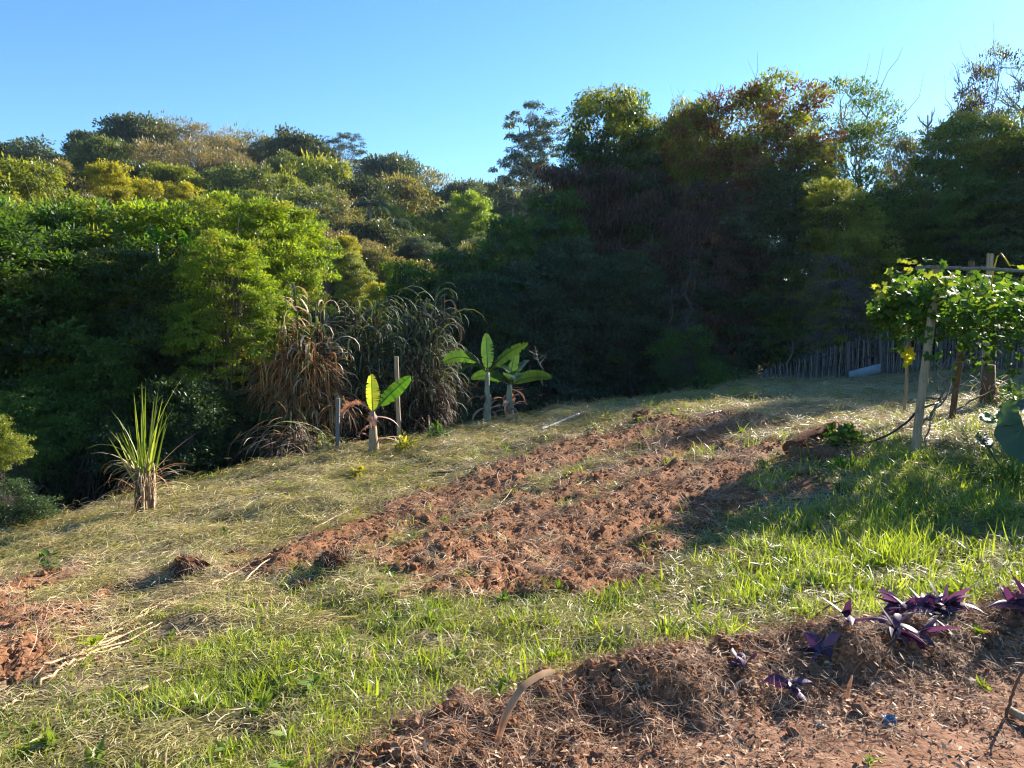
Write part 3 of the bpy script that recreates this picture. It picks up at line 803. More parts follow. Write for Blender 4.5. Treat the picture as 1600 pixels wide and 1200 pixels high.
PAL = {
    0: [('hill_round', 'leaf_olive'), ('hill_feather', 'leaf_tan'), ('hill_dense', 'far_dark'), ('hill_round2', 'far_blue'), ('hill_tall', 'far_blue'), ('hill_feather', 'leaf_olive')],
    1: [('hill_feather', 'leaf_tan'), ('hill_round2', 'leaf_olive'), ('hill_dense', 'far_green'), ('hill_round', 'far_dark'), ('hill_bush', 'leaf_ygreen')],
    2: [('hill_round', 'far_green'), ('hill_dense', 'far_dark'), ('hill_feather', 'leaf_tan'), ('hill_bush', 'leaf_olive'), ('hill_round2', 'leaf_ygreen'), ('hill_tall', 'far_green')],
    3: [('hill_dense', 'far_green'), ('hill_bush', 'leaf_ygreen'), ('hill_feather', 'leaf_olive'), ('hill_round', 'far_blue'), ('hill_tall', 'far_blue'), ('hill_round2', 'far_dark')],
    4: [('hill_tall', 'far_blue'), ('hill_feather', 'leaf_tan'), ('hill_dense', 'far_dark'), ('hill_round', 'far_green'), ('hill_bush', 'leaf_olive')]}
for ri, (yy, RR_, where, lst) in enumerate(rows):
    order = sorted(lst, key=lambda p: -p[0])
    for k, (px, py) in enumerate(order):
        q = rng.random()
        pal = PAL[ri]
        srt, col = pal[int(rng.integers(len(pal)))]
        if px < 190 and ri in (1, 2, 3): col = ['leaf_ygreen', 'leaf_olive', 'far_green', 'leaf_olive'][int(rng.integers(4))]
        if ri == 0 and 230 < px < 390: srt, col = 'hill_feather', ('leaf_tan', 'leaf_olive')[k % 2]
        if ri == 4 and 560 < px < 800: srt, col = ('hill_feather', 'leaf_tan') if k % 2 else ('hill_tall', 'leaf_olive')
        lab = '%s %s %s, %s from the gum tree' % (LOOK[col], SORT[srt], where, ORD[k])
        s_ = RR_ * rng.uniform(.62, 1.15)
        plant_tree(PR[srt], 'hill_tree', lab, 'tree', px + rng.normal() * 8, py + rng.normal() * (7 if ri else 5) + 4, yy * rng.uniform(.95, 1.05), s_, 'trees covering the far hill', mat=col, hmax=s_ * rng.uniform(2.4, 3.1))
plant_tree(PR['umbrella'], 'flat_topped_tree', 'lone dark flat-topped tree standing out on the ridge against the sky', 'tree', 527, 204, 112, 4.6, mat='far_dark', rz=.4, hmax=12)
plant_tree(PR['eucalypt'], 'gum_tree', 'very tall airy gum tree with separate leaf tufts rising behind the dark trees', 'tree', 826, 174, 88, 6.0, rz=1.2, hmax=17)
for px, py, yy, lab in [(578, 292, 72, 'silvery palm halfway up the hill below the flat-topped tree'), (614, 322, 68, 'small silvery palm lower on the slope among dark trees'),
                        (802, 300, 84, 'grey-green palm on the slope under the tall gum tree')]:
    plant_tree(PR['palm'], 'palm_tree', lab, 'palm', px, py, yy, 2.6, 'palms on the far hill', hmax=7)
YB = [(172, 262, 48, 1.9, 'leaf_yellow', 'largest bright yellow-green bush above the thicket, round-topped'), (222, 286, 50, 1.7, 'leaf_yellow', 'yellow-green bush beside the largest bright round-topped one'),
      (292, 292, 50, 1.7, 'leaf_yellow', 'yellow-green bush standing alone above the middle of the thicket'), (400, 302, 52, 1.3, 'leaf_ygreen', 'small yellow-green bush above the thicket below grey-brown trees'),
      (538, 372, 42, .95, 'leaf_yellow', 'clipped-looking golden bush, the upper of two beyond the cane stand'), (548, 400, 40, 1.15, 'leaf_ygreen', 'rounded golden bush, the lower of two beyond the cane stand'),
      (738, 306, 74, 2.6, 'leaf_bright', 'bright green round tree alone on the slope below the gum tree'), (590, 446, 38, .9, 'leaf_yellow', 'low lime green bush under the bare tan patch of earth'),
      (95, 262, 46, 2.3, 'leaf_olive', 'dull olive bush beside the bright yellow-green ones above the thicket'), (30, 262, 36, 2.4, 'leaf_ygreen', 'vine-draped yellowish tree behind the thicket'),
      (-40, 250, 34, 2.4, 'leaf_ygreen', 'vine-draped tree at the far end of the thicket')]
for px, py, yy, R_, mt, lab in YB:
    plant_tree(PR['hill_bush'], 'bush', lab, 'bush', px, py, yy, R_, 'bushes between thicket and hill', mat=mt, hmax=R_ * 2.0)

# ------------------------------------------------------------------ the sunny thicket beside the gully
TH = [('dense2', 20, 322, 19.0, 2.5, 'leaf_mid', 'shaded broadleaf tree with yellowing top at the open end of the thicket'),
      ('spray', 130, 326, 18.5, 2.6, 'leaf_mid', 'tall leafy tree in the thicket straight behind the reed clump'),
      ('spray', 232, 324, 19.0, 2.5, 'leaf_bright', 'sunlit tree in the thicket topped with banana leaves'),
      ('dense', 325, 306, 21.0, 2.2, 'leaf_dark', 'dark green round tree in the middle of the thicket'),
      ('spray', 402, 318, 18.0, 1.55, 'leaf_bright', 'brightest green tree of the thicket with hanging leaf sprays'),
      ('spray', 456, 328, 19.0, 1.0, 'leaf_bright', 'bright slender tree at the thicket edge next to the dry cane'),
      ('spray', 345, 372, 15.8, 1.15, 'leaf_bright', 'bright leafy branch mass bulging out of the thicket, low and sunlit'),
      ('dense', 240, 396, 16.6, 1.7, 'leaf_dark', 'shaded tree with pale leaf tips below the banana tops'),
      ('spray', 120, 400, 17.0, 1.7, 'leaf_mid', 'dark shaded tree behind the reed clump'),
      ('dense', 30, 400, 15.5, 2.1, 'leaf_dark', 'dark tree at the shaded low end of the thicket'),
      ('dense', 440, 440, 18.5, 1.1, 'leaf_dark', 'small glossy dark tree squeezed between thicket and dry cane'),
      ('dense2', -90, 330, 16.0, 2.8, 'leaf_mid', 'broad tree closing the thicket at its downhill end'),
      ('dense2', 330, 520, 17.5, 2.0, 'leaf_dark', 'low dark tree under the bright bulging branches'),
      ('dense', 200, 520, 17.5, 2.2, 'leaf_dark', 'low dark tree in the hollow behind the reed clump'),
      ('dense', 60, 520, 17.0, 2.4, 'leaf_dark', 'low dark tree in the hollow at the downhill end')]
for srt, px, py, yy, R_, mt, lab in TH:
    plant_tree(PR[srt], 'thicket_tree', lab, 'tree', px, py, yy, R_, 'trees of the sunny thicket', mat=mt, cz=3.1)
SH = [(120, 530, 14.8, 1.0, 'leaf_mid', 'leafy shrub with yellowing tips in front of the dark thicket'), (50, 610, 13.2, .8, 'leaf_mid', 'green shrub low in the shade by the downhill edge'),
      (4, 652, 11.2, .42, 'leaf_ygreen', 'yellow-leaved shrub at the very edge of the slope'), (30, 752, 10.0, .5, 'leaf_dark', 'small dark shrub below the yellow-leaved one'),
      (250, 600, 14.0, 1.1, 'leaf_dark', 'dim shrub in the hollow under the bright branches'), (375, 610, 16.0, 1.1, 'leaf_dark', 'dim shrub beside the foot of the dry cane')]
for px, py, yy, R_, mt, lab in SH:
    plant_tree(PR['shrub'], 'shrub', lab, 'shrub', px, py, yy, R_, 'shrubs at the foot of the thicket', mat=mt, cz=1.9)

# ------------------------------------------------------------------ the tall dark wood across the field
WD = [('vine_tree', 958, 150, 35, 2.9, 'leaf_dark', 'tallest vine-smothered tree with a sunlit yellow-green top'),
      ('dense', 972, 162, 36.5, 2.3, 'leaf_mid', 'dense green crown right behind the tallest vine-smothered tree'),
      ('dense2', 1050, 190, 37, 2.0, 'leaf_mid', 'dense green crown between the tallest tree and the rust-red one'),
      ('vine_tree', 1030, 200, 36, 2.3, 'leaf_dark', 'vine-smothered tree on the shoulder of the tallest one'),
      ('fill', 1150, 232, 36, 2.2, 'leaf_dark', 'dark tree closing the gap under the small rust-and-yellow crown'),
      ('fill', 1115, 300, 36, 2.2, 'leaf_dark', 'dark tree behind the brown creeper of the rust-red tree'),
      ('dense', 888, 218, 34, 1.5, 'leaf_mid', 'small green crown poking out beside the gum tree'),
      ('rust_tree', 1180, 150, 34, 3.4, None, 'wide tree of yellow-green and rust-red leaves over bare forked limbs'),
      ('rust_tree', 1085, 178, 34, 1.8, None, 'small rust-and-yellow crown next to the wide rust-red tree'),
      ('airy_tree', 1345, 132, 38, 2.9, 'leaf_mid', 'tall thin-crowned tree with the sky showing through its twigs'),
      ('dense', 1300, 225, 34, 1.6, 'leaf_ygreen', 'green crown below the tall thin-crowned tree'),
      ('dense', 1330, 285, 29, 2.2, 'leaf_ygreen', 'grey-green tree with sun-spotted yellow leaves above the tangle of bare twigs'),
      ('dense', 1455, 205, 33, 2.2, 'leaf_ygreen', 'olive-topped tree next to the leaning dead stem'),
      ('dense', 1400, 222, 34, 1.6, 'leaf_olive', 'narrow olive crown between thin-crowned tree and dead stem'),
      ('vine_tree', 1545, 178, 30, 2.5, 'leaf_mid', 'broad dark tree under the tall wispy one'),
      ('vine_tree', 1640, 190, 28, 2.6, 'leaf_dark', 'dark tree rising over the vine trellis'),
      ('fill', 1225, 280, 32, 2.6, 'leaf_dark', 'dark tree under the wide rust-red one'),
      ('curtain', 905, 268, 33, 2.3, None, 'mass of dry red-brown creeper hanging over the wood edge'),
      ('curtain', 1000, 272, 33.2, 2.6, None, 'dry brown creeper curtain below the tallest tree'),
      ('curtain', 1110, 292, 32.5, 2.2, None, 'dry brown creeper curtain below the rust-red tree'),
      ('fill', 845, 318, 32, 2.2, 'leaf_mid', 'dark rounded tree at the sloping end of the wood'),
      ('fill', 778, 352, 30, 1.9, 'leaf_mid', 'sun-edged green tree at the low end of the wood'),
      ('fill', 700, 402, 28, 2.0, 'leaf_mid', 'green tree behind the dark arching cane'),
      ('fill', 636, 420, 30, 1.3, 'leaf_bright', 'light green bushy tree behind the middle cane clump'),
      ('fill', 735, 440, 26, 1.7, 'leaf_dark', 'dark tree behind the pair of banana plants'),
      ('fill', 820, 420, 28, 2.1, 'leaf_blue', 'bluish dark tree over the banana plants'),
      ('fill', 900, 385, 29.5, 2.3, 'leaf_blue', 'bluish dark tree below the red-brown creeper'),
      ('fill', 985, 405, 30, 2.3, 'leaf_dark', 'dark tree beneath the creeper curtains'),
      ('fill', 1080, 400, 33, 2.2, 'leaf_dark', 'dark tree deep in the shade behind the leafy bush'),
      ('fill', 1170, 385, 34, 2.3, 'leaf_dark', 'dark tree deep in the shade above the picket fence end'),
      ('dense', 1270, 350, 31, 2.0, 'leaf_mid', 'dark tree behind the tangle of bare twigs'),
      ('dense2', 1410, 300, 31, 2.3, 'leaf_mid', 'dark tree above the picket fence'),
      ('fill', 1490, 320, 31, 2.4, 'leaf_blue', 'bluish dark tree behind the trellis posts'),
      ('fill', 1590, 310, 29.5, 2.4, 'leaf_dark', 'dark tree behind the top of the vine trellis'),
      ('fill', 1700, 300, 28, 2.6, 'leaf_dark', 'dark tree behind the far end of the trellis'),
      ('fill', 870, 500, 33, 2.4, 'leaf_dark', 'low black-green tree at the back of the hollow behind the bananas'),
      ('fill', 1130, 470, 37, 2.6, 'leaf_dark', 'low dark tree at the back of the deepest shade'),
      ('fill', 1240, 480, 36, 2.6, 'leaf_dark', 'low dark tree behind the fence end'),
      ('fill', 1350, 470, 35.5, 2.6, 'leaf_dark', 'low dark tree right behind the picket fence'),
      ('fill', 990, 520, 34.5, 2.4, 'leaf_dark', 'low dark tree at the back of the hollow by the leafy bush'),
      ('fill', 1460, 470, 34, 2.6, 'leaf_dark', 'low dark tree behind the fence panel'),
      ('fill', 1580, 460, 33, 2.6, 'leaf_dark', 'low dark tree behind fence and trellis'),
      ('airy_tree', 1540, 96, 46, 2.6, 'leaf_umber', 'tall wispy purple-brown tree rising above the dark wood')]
for srt, px, py, yy, R_, mt, lab in WD:
    plant_tree(PR[srt], 'wood_tree', lab, 'tree', px, py, yy, R_, 'trees of the dark wood', mat=mt)
# trees outside the picture that throw the shade seen in it
for srt, x, y, zt, R_, lab in [('dense', 24.6, 32.0, 14.3, 1.7, 'slender tall tree outside the view whose shade crosses the field'), ('fill', 46.0, 58.5, 28.5, 3.0, 'tallest dark tree far outside the view behind the wood'),
                               ('fill', 24.5, 27, 9.0, 3.4, 'dark tree outside the view beyond the trellis'), ('fill', 29, 22, 7.0, 3.0, 'second dark tree outside the view beyond the trellis'),
                               ('fill', 29, 31, 10, 3.4, 'tall dark tree outside the view behind the trellis')]:
    c, t, Ht, R0 = PR[srt]; bz = float(H(x, y))
    r = root('wood_tree', (x, y, bz), lab, 'tree', 'trees of the dark wood'); r.scale = (R_ / R0, R_ / R0, (zt - bz) / Ht)
    obj('crown', c, r); obj('trunk', t, r)
plant_tree(PR['shrub'], 'bush', 'leafy green bush catching light in front of the deepest shade', 'bush', 1092, 515, 27.5, 1.75, mat='leaf_mid', base_z=float(H(6.4, 27.5)) - .3)
plant_tree(PR['shrub'], 'bush', 'dim low bush beside the leafy one at the field edge', 'bush', 1040, 565, 27, .9, mat='leaf_dark')
plant_tree(PR['shrub'], 'bush', 'dim low bush between the leafy one and the picket fence', 'bush', 1150, 560, 28, 1.1, mat='leaf_dark')

def bare_tree(name, label, px, base_py, top_py, y, spread, seed, mat='dead_wood', n=14, tw=5, r0=.05, droop=0.0, lean=0.0, cat='dead tree'):
    rg = np.random.default_rng(seed)
    b = at(px, base_py, y); t = at(px, top_py, y); h = t[2] - b[2]
    r = root(name, tuple(b), label, cat)
    T = MB(); tr = limb(rg, (0, 0, 0), (lean * h, 0, h), 9, .03); T.tube(tr, np.linspace(r0, r0 * .25, 9), 6)
    obj('trunk', T.mesh(name + '_trunk', [mat], True), r)
    B = MB()
    for i in range(n):
        u = rg.uniform(.25, 1); st = tr[int(u * 8)]
        a = rg.random() * 6.28; ln = spread * rg.uniform(.4, 1) * (1.2 - .5 * u)
        e = st + np.array([math.cos(a) * ln, math.sin(a) * ln, ln * rg.uniform(.5, 1.2) * (1 - droop) - droop * ln * rg.uniform(.2, 1.4)])
        lb = limb(rg, st, e, 7, .07, .05 * droop); B.tube(lb, np.linspace(r0 * .5, r0 * .14, 7), 4, cap=False)
        for j in range(tw):
            s2 = lb[rg.integers(2, 7)]; e2 = s2 + (e - st) * rg.uniform(.2, .5) + rg.normal(size=3) * ln * .22
            B.tube(limb(rg, s2, e2, 5, .08), np.linspace(r0 * .2, r0 * .06, 5), 3, cap=False)
    o = obj('twigs', B.mesh(name + '_twigs', [mat], True), r); o['kind'] = 'stuff'
    return r
bare_tree('dead_tree', 'thin leafless treetop sticking up above the rust-red tree', 1122, 320, 132, 33.5, 1.1, 11, n=18, r0=.06)
bare_tree('dead_tree', 'pale leaning dead stem among the olive crowns', 1452, 330, 180, 31.0, .8, 12, 'pale_bark', n=9, r0=.09, lean=-.06)
bare_tree('dead_tree', 'leafless many-branched treetop beside the tall wispy tree', 1592, 260, 112, 42, 2.2, 13, 'pale_bark', n=22, r0=.10, lean=.05)
bare_tree('dead_tree', 'small leafless treetop in the gap before the tall wispy tree', 1497, 260, 138, 42, 1.6, 14, 'pale_bark', n=16, r0=.07)
bare_tree('dead_shrub', 'tangle of grey bare twigs hanging in the dark wood above the fence', 1305, 600, 372, 27.5, 1.7, 15, n=110, tw=12, r0=.040, droop=.85, cat='dead shrub', mat='dim_wood')
bare_tree('dead_shrub', 'bare hanging vines and twigs in front of the deep shade', 1075, 600, 405, 28.5, 1.4, 16, n=34, tw=6, r0=.034, droop=.95, cat='dead shrub', mat='dim_wood')
bare_tree('dead_shrub', 'leafless twigs in the gap of the rust-red tree', 1235, 420, 215, 32.5, 1.8, 17, n=40, tw=8, r0=.10, cat='dead shrub', lean=.05)
bare_tree('dead_sapling', 'thin pale bare stem beside the pair of banana plants', 848, 602, 540, 19.5, .25, 18, 'pale_bark', n=7, tw=3, r0=.02, cat='sapling', lean=-.2)
bare_tree('dead_sapling', 'little dead sapling standing alone on the mown slope', 64, 890, 842, 9.4, .12, 19, n=4, tw=2, r0=.012, cat='sapling', droop=.3)
for k, (px, b, t, y, ln) in enumerate([(1232, 610, 450, 30.5, .02), (1262, 608, 440, 31, -.03), (1275, 606, 400, 30, .12), (1335, 600, 400, 31, .05), (1040, 625, 450, 31, .04), (960, 630, 500, 31, -.04)]):
    bare_tree('slender_trunk', ['thin upright trunk in the shade near the fence end', 'second thin trunk in the shade near the fence end', 'pale leaning trunk above the picket fence',
              'thin trunk behind the middle of the fence', 'slender trunk behind the leafy bush', 'slender trunk in the dark between bush and bananas'][k], px, b, t, y, .6, 30 + k, n=5, tw=2, r0=.07, lean=ln, cat='tree', mat='pale_bark' if k == 2 else 'dead_wood')

# ------------------------------------------------------------------ ground cover: mown hay, grass, clods, roots
def hay_proto(name, seed, n, rad, l0, l1, w_, mat, lift=.05):
    rg = np.random.default_rng(seed); B = MB(); main = rg.random() * 3.14
    for i in range(n):
        a = main + rg.normal() * .9; ln = rg.uniform(l0, l1); c = rg.normal(size=2) * rad * .5
        t = np.linspace(-.5, .5, 4); bend = rg.normal() * .25
        P = np.stack([c[0] + math.cos(a) * ln * t - math.sin(a) * bend * ln * t * t * 2, c[1] + math.sin(a) * ln * t + math.cos(a) * bend * ln * t * t * 2,
                      rg.uniform(.004, lift) + rg.normal() * .18 * ln * t + rg.uniform(0, .3) * ln * (.25 - t * t)], 1)
        W = w_ * rg.uniform(.5, 1.2) * np.array([.5, 1, .9, .25])
        B.blade(P, W, [-math.sin(a), math.cos(a), rg.normal() * .5], rg.random())
    return B.mesh(name, [mat])
def tuft_proto(name, seed, n, rad, l0, l1, w_, mat, spread=.6, seg=4):
    rg = np.random.default_rng(seed); B = MB()
    for i in range(n):
        a = rg.random() * 6.28; ln = rg.uniform(l0, l1); lean = abs(rg.normal()) * spread; droop = rg.uniform(.1, 1.1)
        c = rg.normal(size=2) * rad
        t = np.linspace(0, 1, seg + 1); h = np.array([math.cos(a), math.sin(a), 0])
        ang = 1.45 - lean - droop * t ** 1.5
        st = np.stack([np.cos(ang), np.sin(ang)], 1) * ln / seg
        r_ = np.concatenate([[0], np.cumsum(st[:-1, 0])]); z = np.concatenate([[0], np.cumsum(st[:-1, 1])])
        P = np.array([c[0], c[1], -.01]) + h * r_[:, None] + np.array([0, 0, 1.0]) * z[:, None]
        W = w_ * rg.uniform(.7, 1.2) * np.array([.55, 1, .85, .5, .08][:seg + 1] if seg == 4 else np.linspace(1, .1, seg + 1))
        tw = a + 1.57 + rg.normal() * .5
        B.blade(P, W, [math.cos(tw), math.sin(tw), 0], np.clip(.1 + .8 * rg.random(), 0, 1))
    return B.mesh(name, [mat])
def clod_proto(name, seed, mat='clod'):
    rg = np.random.default_rng(seed)
    me = bpy.data.meshes.new(name)
    import bmesh
    bm = bmesh.new(); bmesh.ops.create_icosphere(bm, subdivisions=2, radius=1)
    for v in bm.verts:
        c = v.co.normalized()
        f = .75 + .6 * float(vnoise([c.x * 1.8 + seed * 7 + 50], [c.y * 1.8 + c.z * 2.3 + 50], seed)[0]) - .25 + .22 * rg.random()
        v.co = c * f; v.co.z *= .72
    bm.to_mesh(me); bm.free(); me.materials.append(MATS[mat])
    return me

GREEN_P = wpoly([(-200, 1120), (0, 1090), (150, 1045), (350, 965), (560, 935), (850, 922), (1000, 890), (1100, 850), (1200, 815), (1400, 780), (1500, 740), (1700, 700), (2300, 800), (2500, 2500), (-400, 2500), (-400, 1300)])
YEL_P = wpoly([(-200, 960), (0, 835), (200, 785), (420, 735), (560, 735), (600, 770), (480, 830), (330, 880), (150, 930), (-200, 1000)])
LUSH = [wpoly(p) for p in [[(1165, 755), (1205, 730), (1220, 752), (1190, 768)], [(1480, 740), (1650, 720), (1700, 800), (1450, 810)], [(560, 930), (760, 915), (1050, 880), (1050, 960), (700, 1000)],
                           [(1280, 700), (1400, 690), (1420, 740), (1290, 745)]]]
def cover(rg, n, y0, y1, pw=1.0, um=.92):
    y = y0 + (y1 - y0) * rg.random(n) ** pw
    x = (rg.random(n) * 2 - 1) * um * (y + .6)
    t, b, d = masks(x, y); e = edge_d(x, y)
    G = sstep(.8, -.9, poly_sd(x, y, GREEN_P) + (fbm(x * 1.1, y * 1.1, 77, 3) - .5) * 2.2)
    for P in LUSH: G = np.maximum(G, sstep(.25, -.2, poly_sd(x, y, P) + (fbm(x * 3, y * 3, 78, 2) - .5) * .8))
    Yl = sstep(.8, -.6, poly_sd(x, y, YEL_P) + (fbm(x * 1.5, y * 1.5, 79, 3) - .5) * 2)
    return x, y, t, b, d, e, G, Yl
def lay(name, rg, x, y, keep, scl, protos, tint, label, tilt=.15, lift=0.0):
    x, y, scl, tint = x[keep], y[keep], scl[keep], tint[keep]
    z = ground_z(x, y) + lift; n = len(x)
    sl = (ground_z(x + .08, y) - ground_z(x - .08, y)) / .16; sy = (ground_z(x, y + .08) - ground_z(x, y - .08)) / .16
    yaw = rg.random(n) * 6.28
    gx, gy = np.clip(sl, -.7, .7), np.clip(sy, -.7, .7)          # lean each patch to the slope it lies on
    rx = gy * np.cos(yaw) - gx * np.sin(yaw); ry = -(gx * np.cos(yaw) + gy * np.sin(yaw))
    rot = np.stack([np.arctan(rx) + rg.normal(size=n) * tilt, np.arctan(ry) + rg.normal(size=n) * tilt, yaw], 1)
    # euler XYZ turns about x, y, then z: the leaning is in the patch's own frame before the yaw
    return gn_scatter(name, np.stack([x, y, z], 1), rot, scl, rg.integers(0, len(protos), n), tint, protos, label)

rg = np.random.default_rng(900)
hayP = [hay_proto('hay_patch', 400 + i, 46, .19, .05, .17, .0026, 'straw', .04) for i in range(6)]
x, y, t, b, d, e, G, Yl = cover(rg, 27000, 1.9, 29, .85)
pt = fbm(x * .9, y * .9, 500, 3)
dens = np.clip(.45 + .65 * d + .25 * Yl - .12 * G, .3, 1) * (1 - .93 * sstep(0, .6, t)) * (1 - b) * (e < .9)
lay('mown_hay', rg, x, y, rg.random(len(x)) < dens * (.25 + .9 * sstep(.34, .56, pt)), rg.uniform(.7, 1.3, len(x)) * (.72 + y * .045), hayP,
    np.clip(.15 + .7 * fbm(x * 1.3, y * 1.3, 501, 3) + .2 * rg.random(len(x)), 0, 1), 'dry pale mown hay lying over the sloping field')
cutP = [hay_proto('cut_patch', 420 + i, 46, .18, .04, .15, .0026, 'hay_green', .05) for i in range(6)]
x, y, t, b, d, e, G, Yl = cover(rg, 33000, 1.9, 27, .85)
dens = np.clip(.55 + .45 * Yl + .25 * G - .40 * d, .1, 1) * (1 - .97 * sstep(0, .5, t)) * (1 - b) * (e < .9)
pt = fbm(x * 1.5, y * 1.5, 510, 3)
lay('cut_grass', rg, x, y, rg.random(len(x)) < dens * (.18 + .95 * sstep(.33, .55, pt)), rg.uniform(.7, 1.2, len(x)) * (.75 + y * .045), cutP,
    np.clip(-.05 + .8 * fbm(x * 1.3, y * 1.3, 502, 3) + .25 * rg.random(len(x)) + .25 * Yl, 0, 1), 'half-dry yellowish cut grass matted over the slope')
turfP = [tuft_proto('turf_tuft', 440 + i, 24, .055, .04, .125, .0028, 'grass_green', .95) for i in range(6)]
x, y, t, b, d, e, G, Yl = cover(rg, 46000, 1.9, 20, 1.0)
pn = fbm(x * 2.0, y * 2.0, 503, 3)
dens = np.clip(1.25 * G * sstep(.33, .52, pn) * (.75 + .25 * sstep(-1.5, 2.0, x)) + .05 + .06 * (1 - d) * sstep(.5, .62, pn), 0, 1) * (1 - .97 * t) * (1 - b) * (e < .7)
lay('green_grass', rg, x, y, rg.random(len(x)) < dens, rg.uniform(.6, 1.4, len(x)) * (1 + y * .02) * (.75 + .5 * sstep(0, 3, x)), turfP,
    np.clip(.0 + .7 * fbm(x * 1.2, y * 1.2, 504, 3) + .4 * rg.random(len(x)), 0, 1), 'fresh green grass growing through the hay', tilt=.22)
longP = [tuft_proto('long_tuft', 460 + i, 7, .04, .10, .27, .0050, 'grass_green', .6) for i in range(6)]
x, y, t, b, d, e, G, Yl = cover(rg, 3600, 2.0, 15, 1.1)
dens = np.clip(G * sstep(.40, .60, fbm(x * 1.2, y * 1.2, 505, 3)) * (.35 + .8 * sstep(-1, 3.5, x)), 0, 1) * (1 - t) * (1 - b)
lay('tall_grass', rg, x, y, rg.random(len(x)) < dens * .38, rg.uniform(.5, 1.15, len(x)), longP, np.clip(.35 + .6 * rg.random(len(x)), 0, 1), 'taller bright grass blades standing out of the turf', tilt=.2)
clodP = [clod_proto('clod_lump', 480 + i) for i in range(6)]
x, y, t, b, d, e, G, Yl = cover(rg, 110000, 3.0, 18, .8)
lay('loose_soil', rg, x, y, rg.random(len(x)) < t * (.45 + .8 * fbm(x * 3, y * 3, 506, 2)), (.005 + .020 * rg.random(len(x)) ** 3) * (1 + y * .045), clodP, np.clip(.1 + .9 * rg.random(len(x)), 0, 1),
    'crumbly red-brown clods of the freshly dug rows', tilt=.5)
n = 90000
y = rg.uniform(2.0, 5.4, n); x = rg.uniform(-.9, 4.6, n) * 1.0
b = masks(x, y)[1]; bd = line_d(x, y, BANK); nearb = np.exp(-(bd / .42) ** 2)
lay('crumbled_soil', rg, x, y, rg.random(n) < np.clip(b * (.07 + nearb), 0, 1), .002 + .024 * rg.random(n) ** 4 * (.12 + nearb) + .003 * nearb, clodP, np.clip(rg.random(n) * .8 + .3 - .4 * nearb, 0, 1),
    'crumbs and clods of dark red soil along the turned bank', tilt=.5)
fibP = [hay_proto('fibre_patch', 500 + i, 16, .07, .03, .14, .0011, 'root_fibre', .03) for i in range(6)]
n = 19000
y = rg.uniform(2.0, 5.4, n); x = rg.uniform(-1.2, 4.6, n)
b = masks(x, y)[1]; bd = line_d(x, y, BANK); nearb = np.exp(-(bd / .38) ** 2)
lay('root_litter', rg, x, y, rg.random(n) < np.clip(.06 * b + .62 * nearb * (.3 + .7 * b), 0, 1), rg.uniform(.5, 1.3, n), fibP, rg.random(n) ** 1.6 * .9, 'tangled dry roots and straw bits on the turned bank', tilt=.3, lift=.004)
x, y, t, b, d, e, G, Yl = cover(rg, 7000, 3, 17, .95)
lay('dry_litter', rg, x, y, rg.random(len(x)) < t * .9, rg.uniform(.8, 1.6, len(x)) * (1 + .08 * y), fibP, rg.uniform(.4, 1, len(x)), 'scattered roots and dry bits on the dug rows', tilt=.3, lift=.006)

# ------------------------------------------------------------------ tall cane stand and the lone reed clump
def cane_leaf(B, rg, P0, a, el, ln, wd, droop, v, mi=0, seg=7, fold=.35):
    t = np.linspace(0, 1, seg); ang = el - droop * t ** 1.3
    st = ln / (seg - 1); h = np.array([math.cos(a), math.sin(a)])
    r_ = np.concatenate([[0], np.cumsum(np.cos(ang[:-1]) * st)]); z = np.concatenate([[0], np.cumsum(np.sin(ang[:-1]) * st)])
    P = np.stack([P0[0] + h[0] * r_, P0[1] + h[1] * r_, P0[2] + z], 1)
    W = wd * np.clip(np.array([.6, .95, 1, .9, .7, .42, .05]) if seg == 7 else np.linspace(1, .05, seg), .03, 1)
    tw = rg.normal() * .4
    B.blade(P, W, [-math.sin(a + tw), math.cos(a + tw), rg.normal() * .25], v, mi, fold)

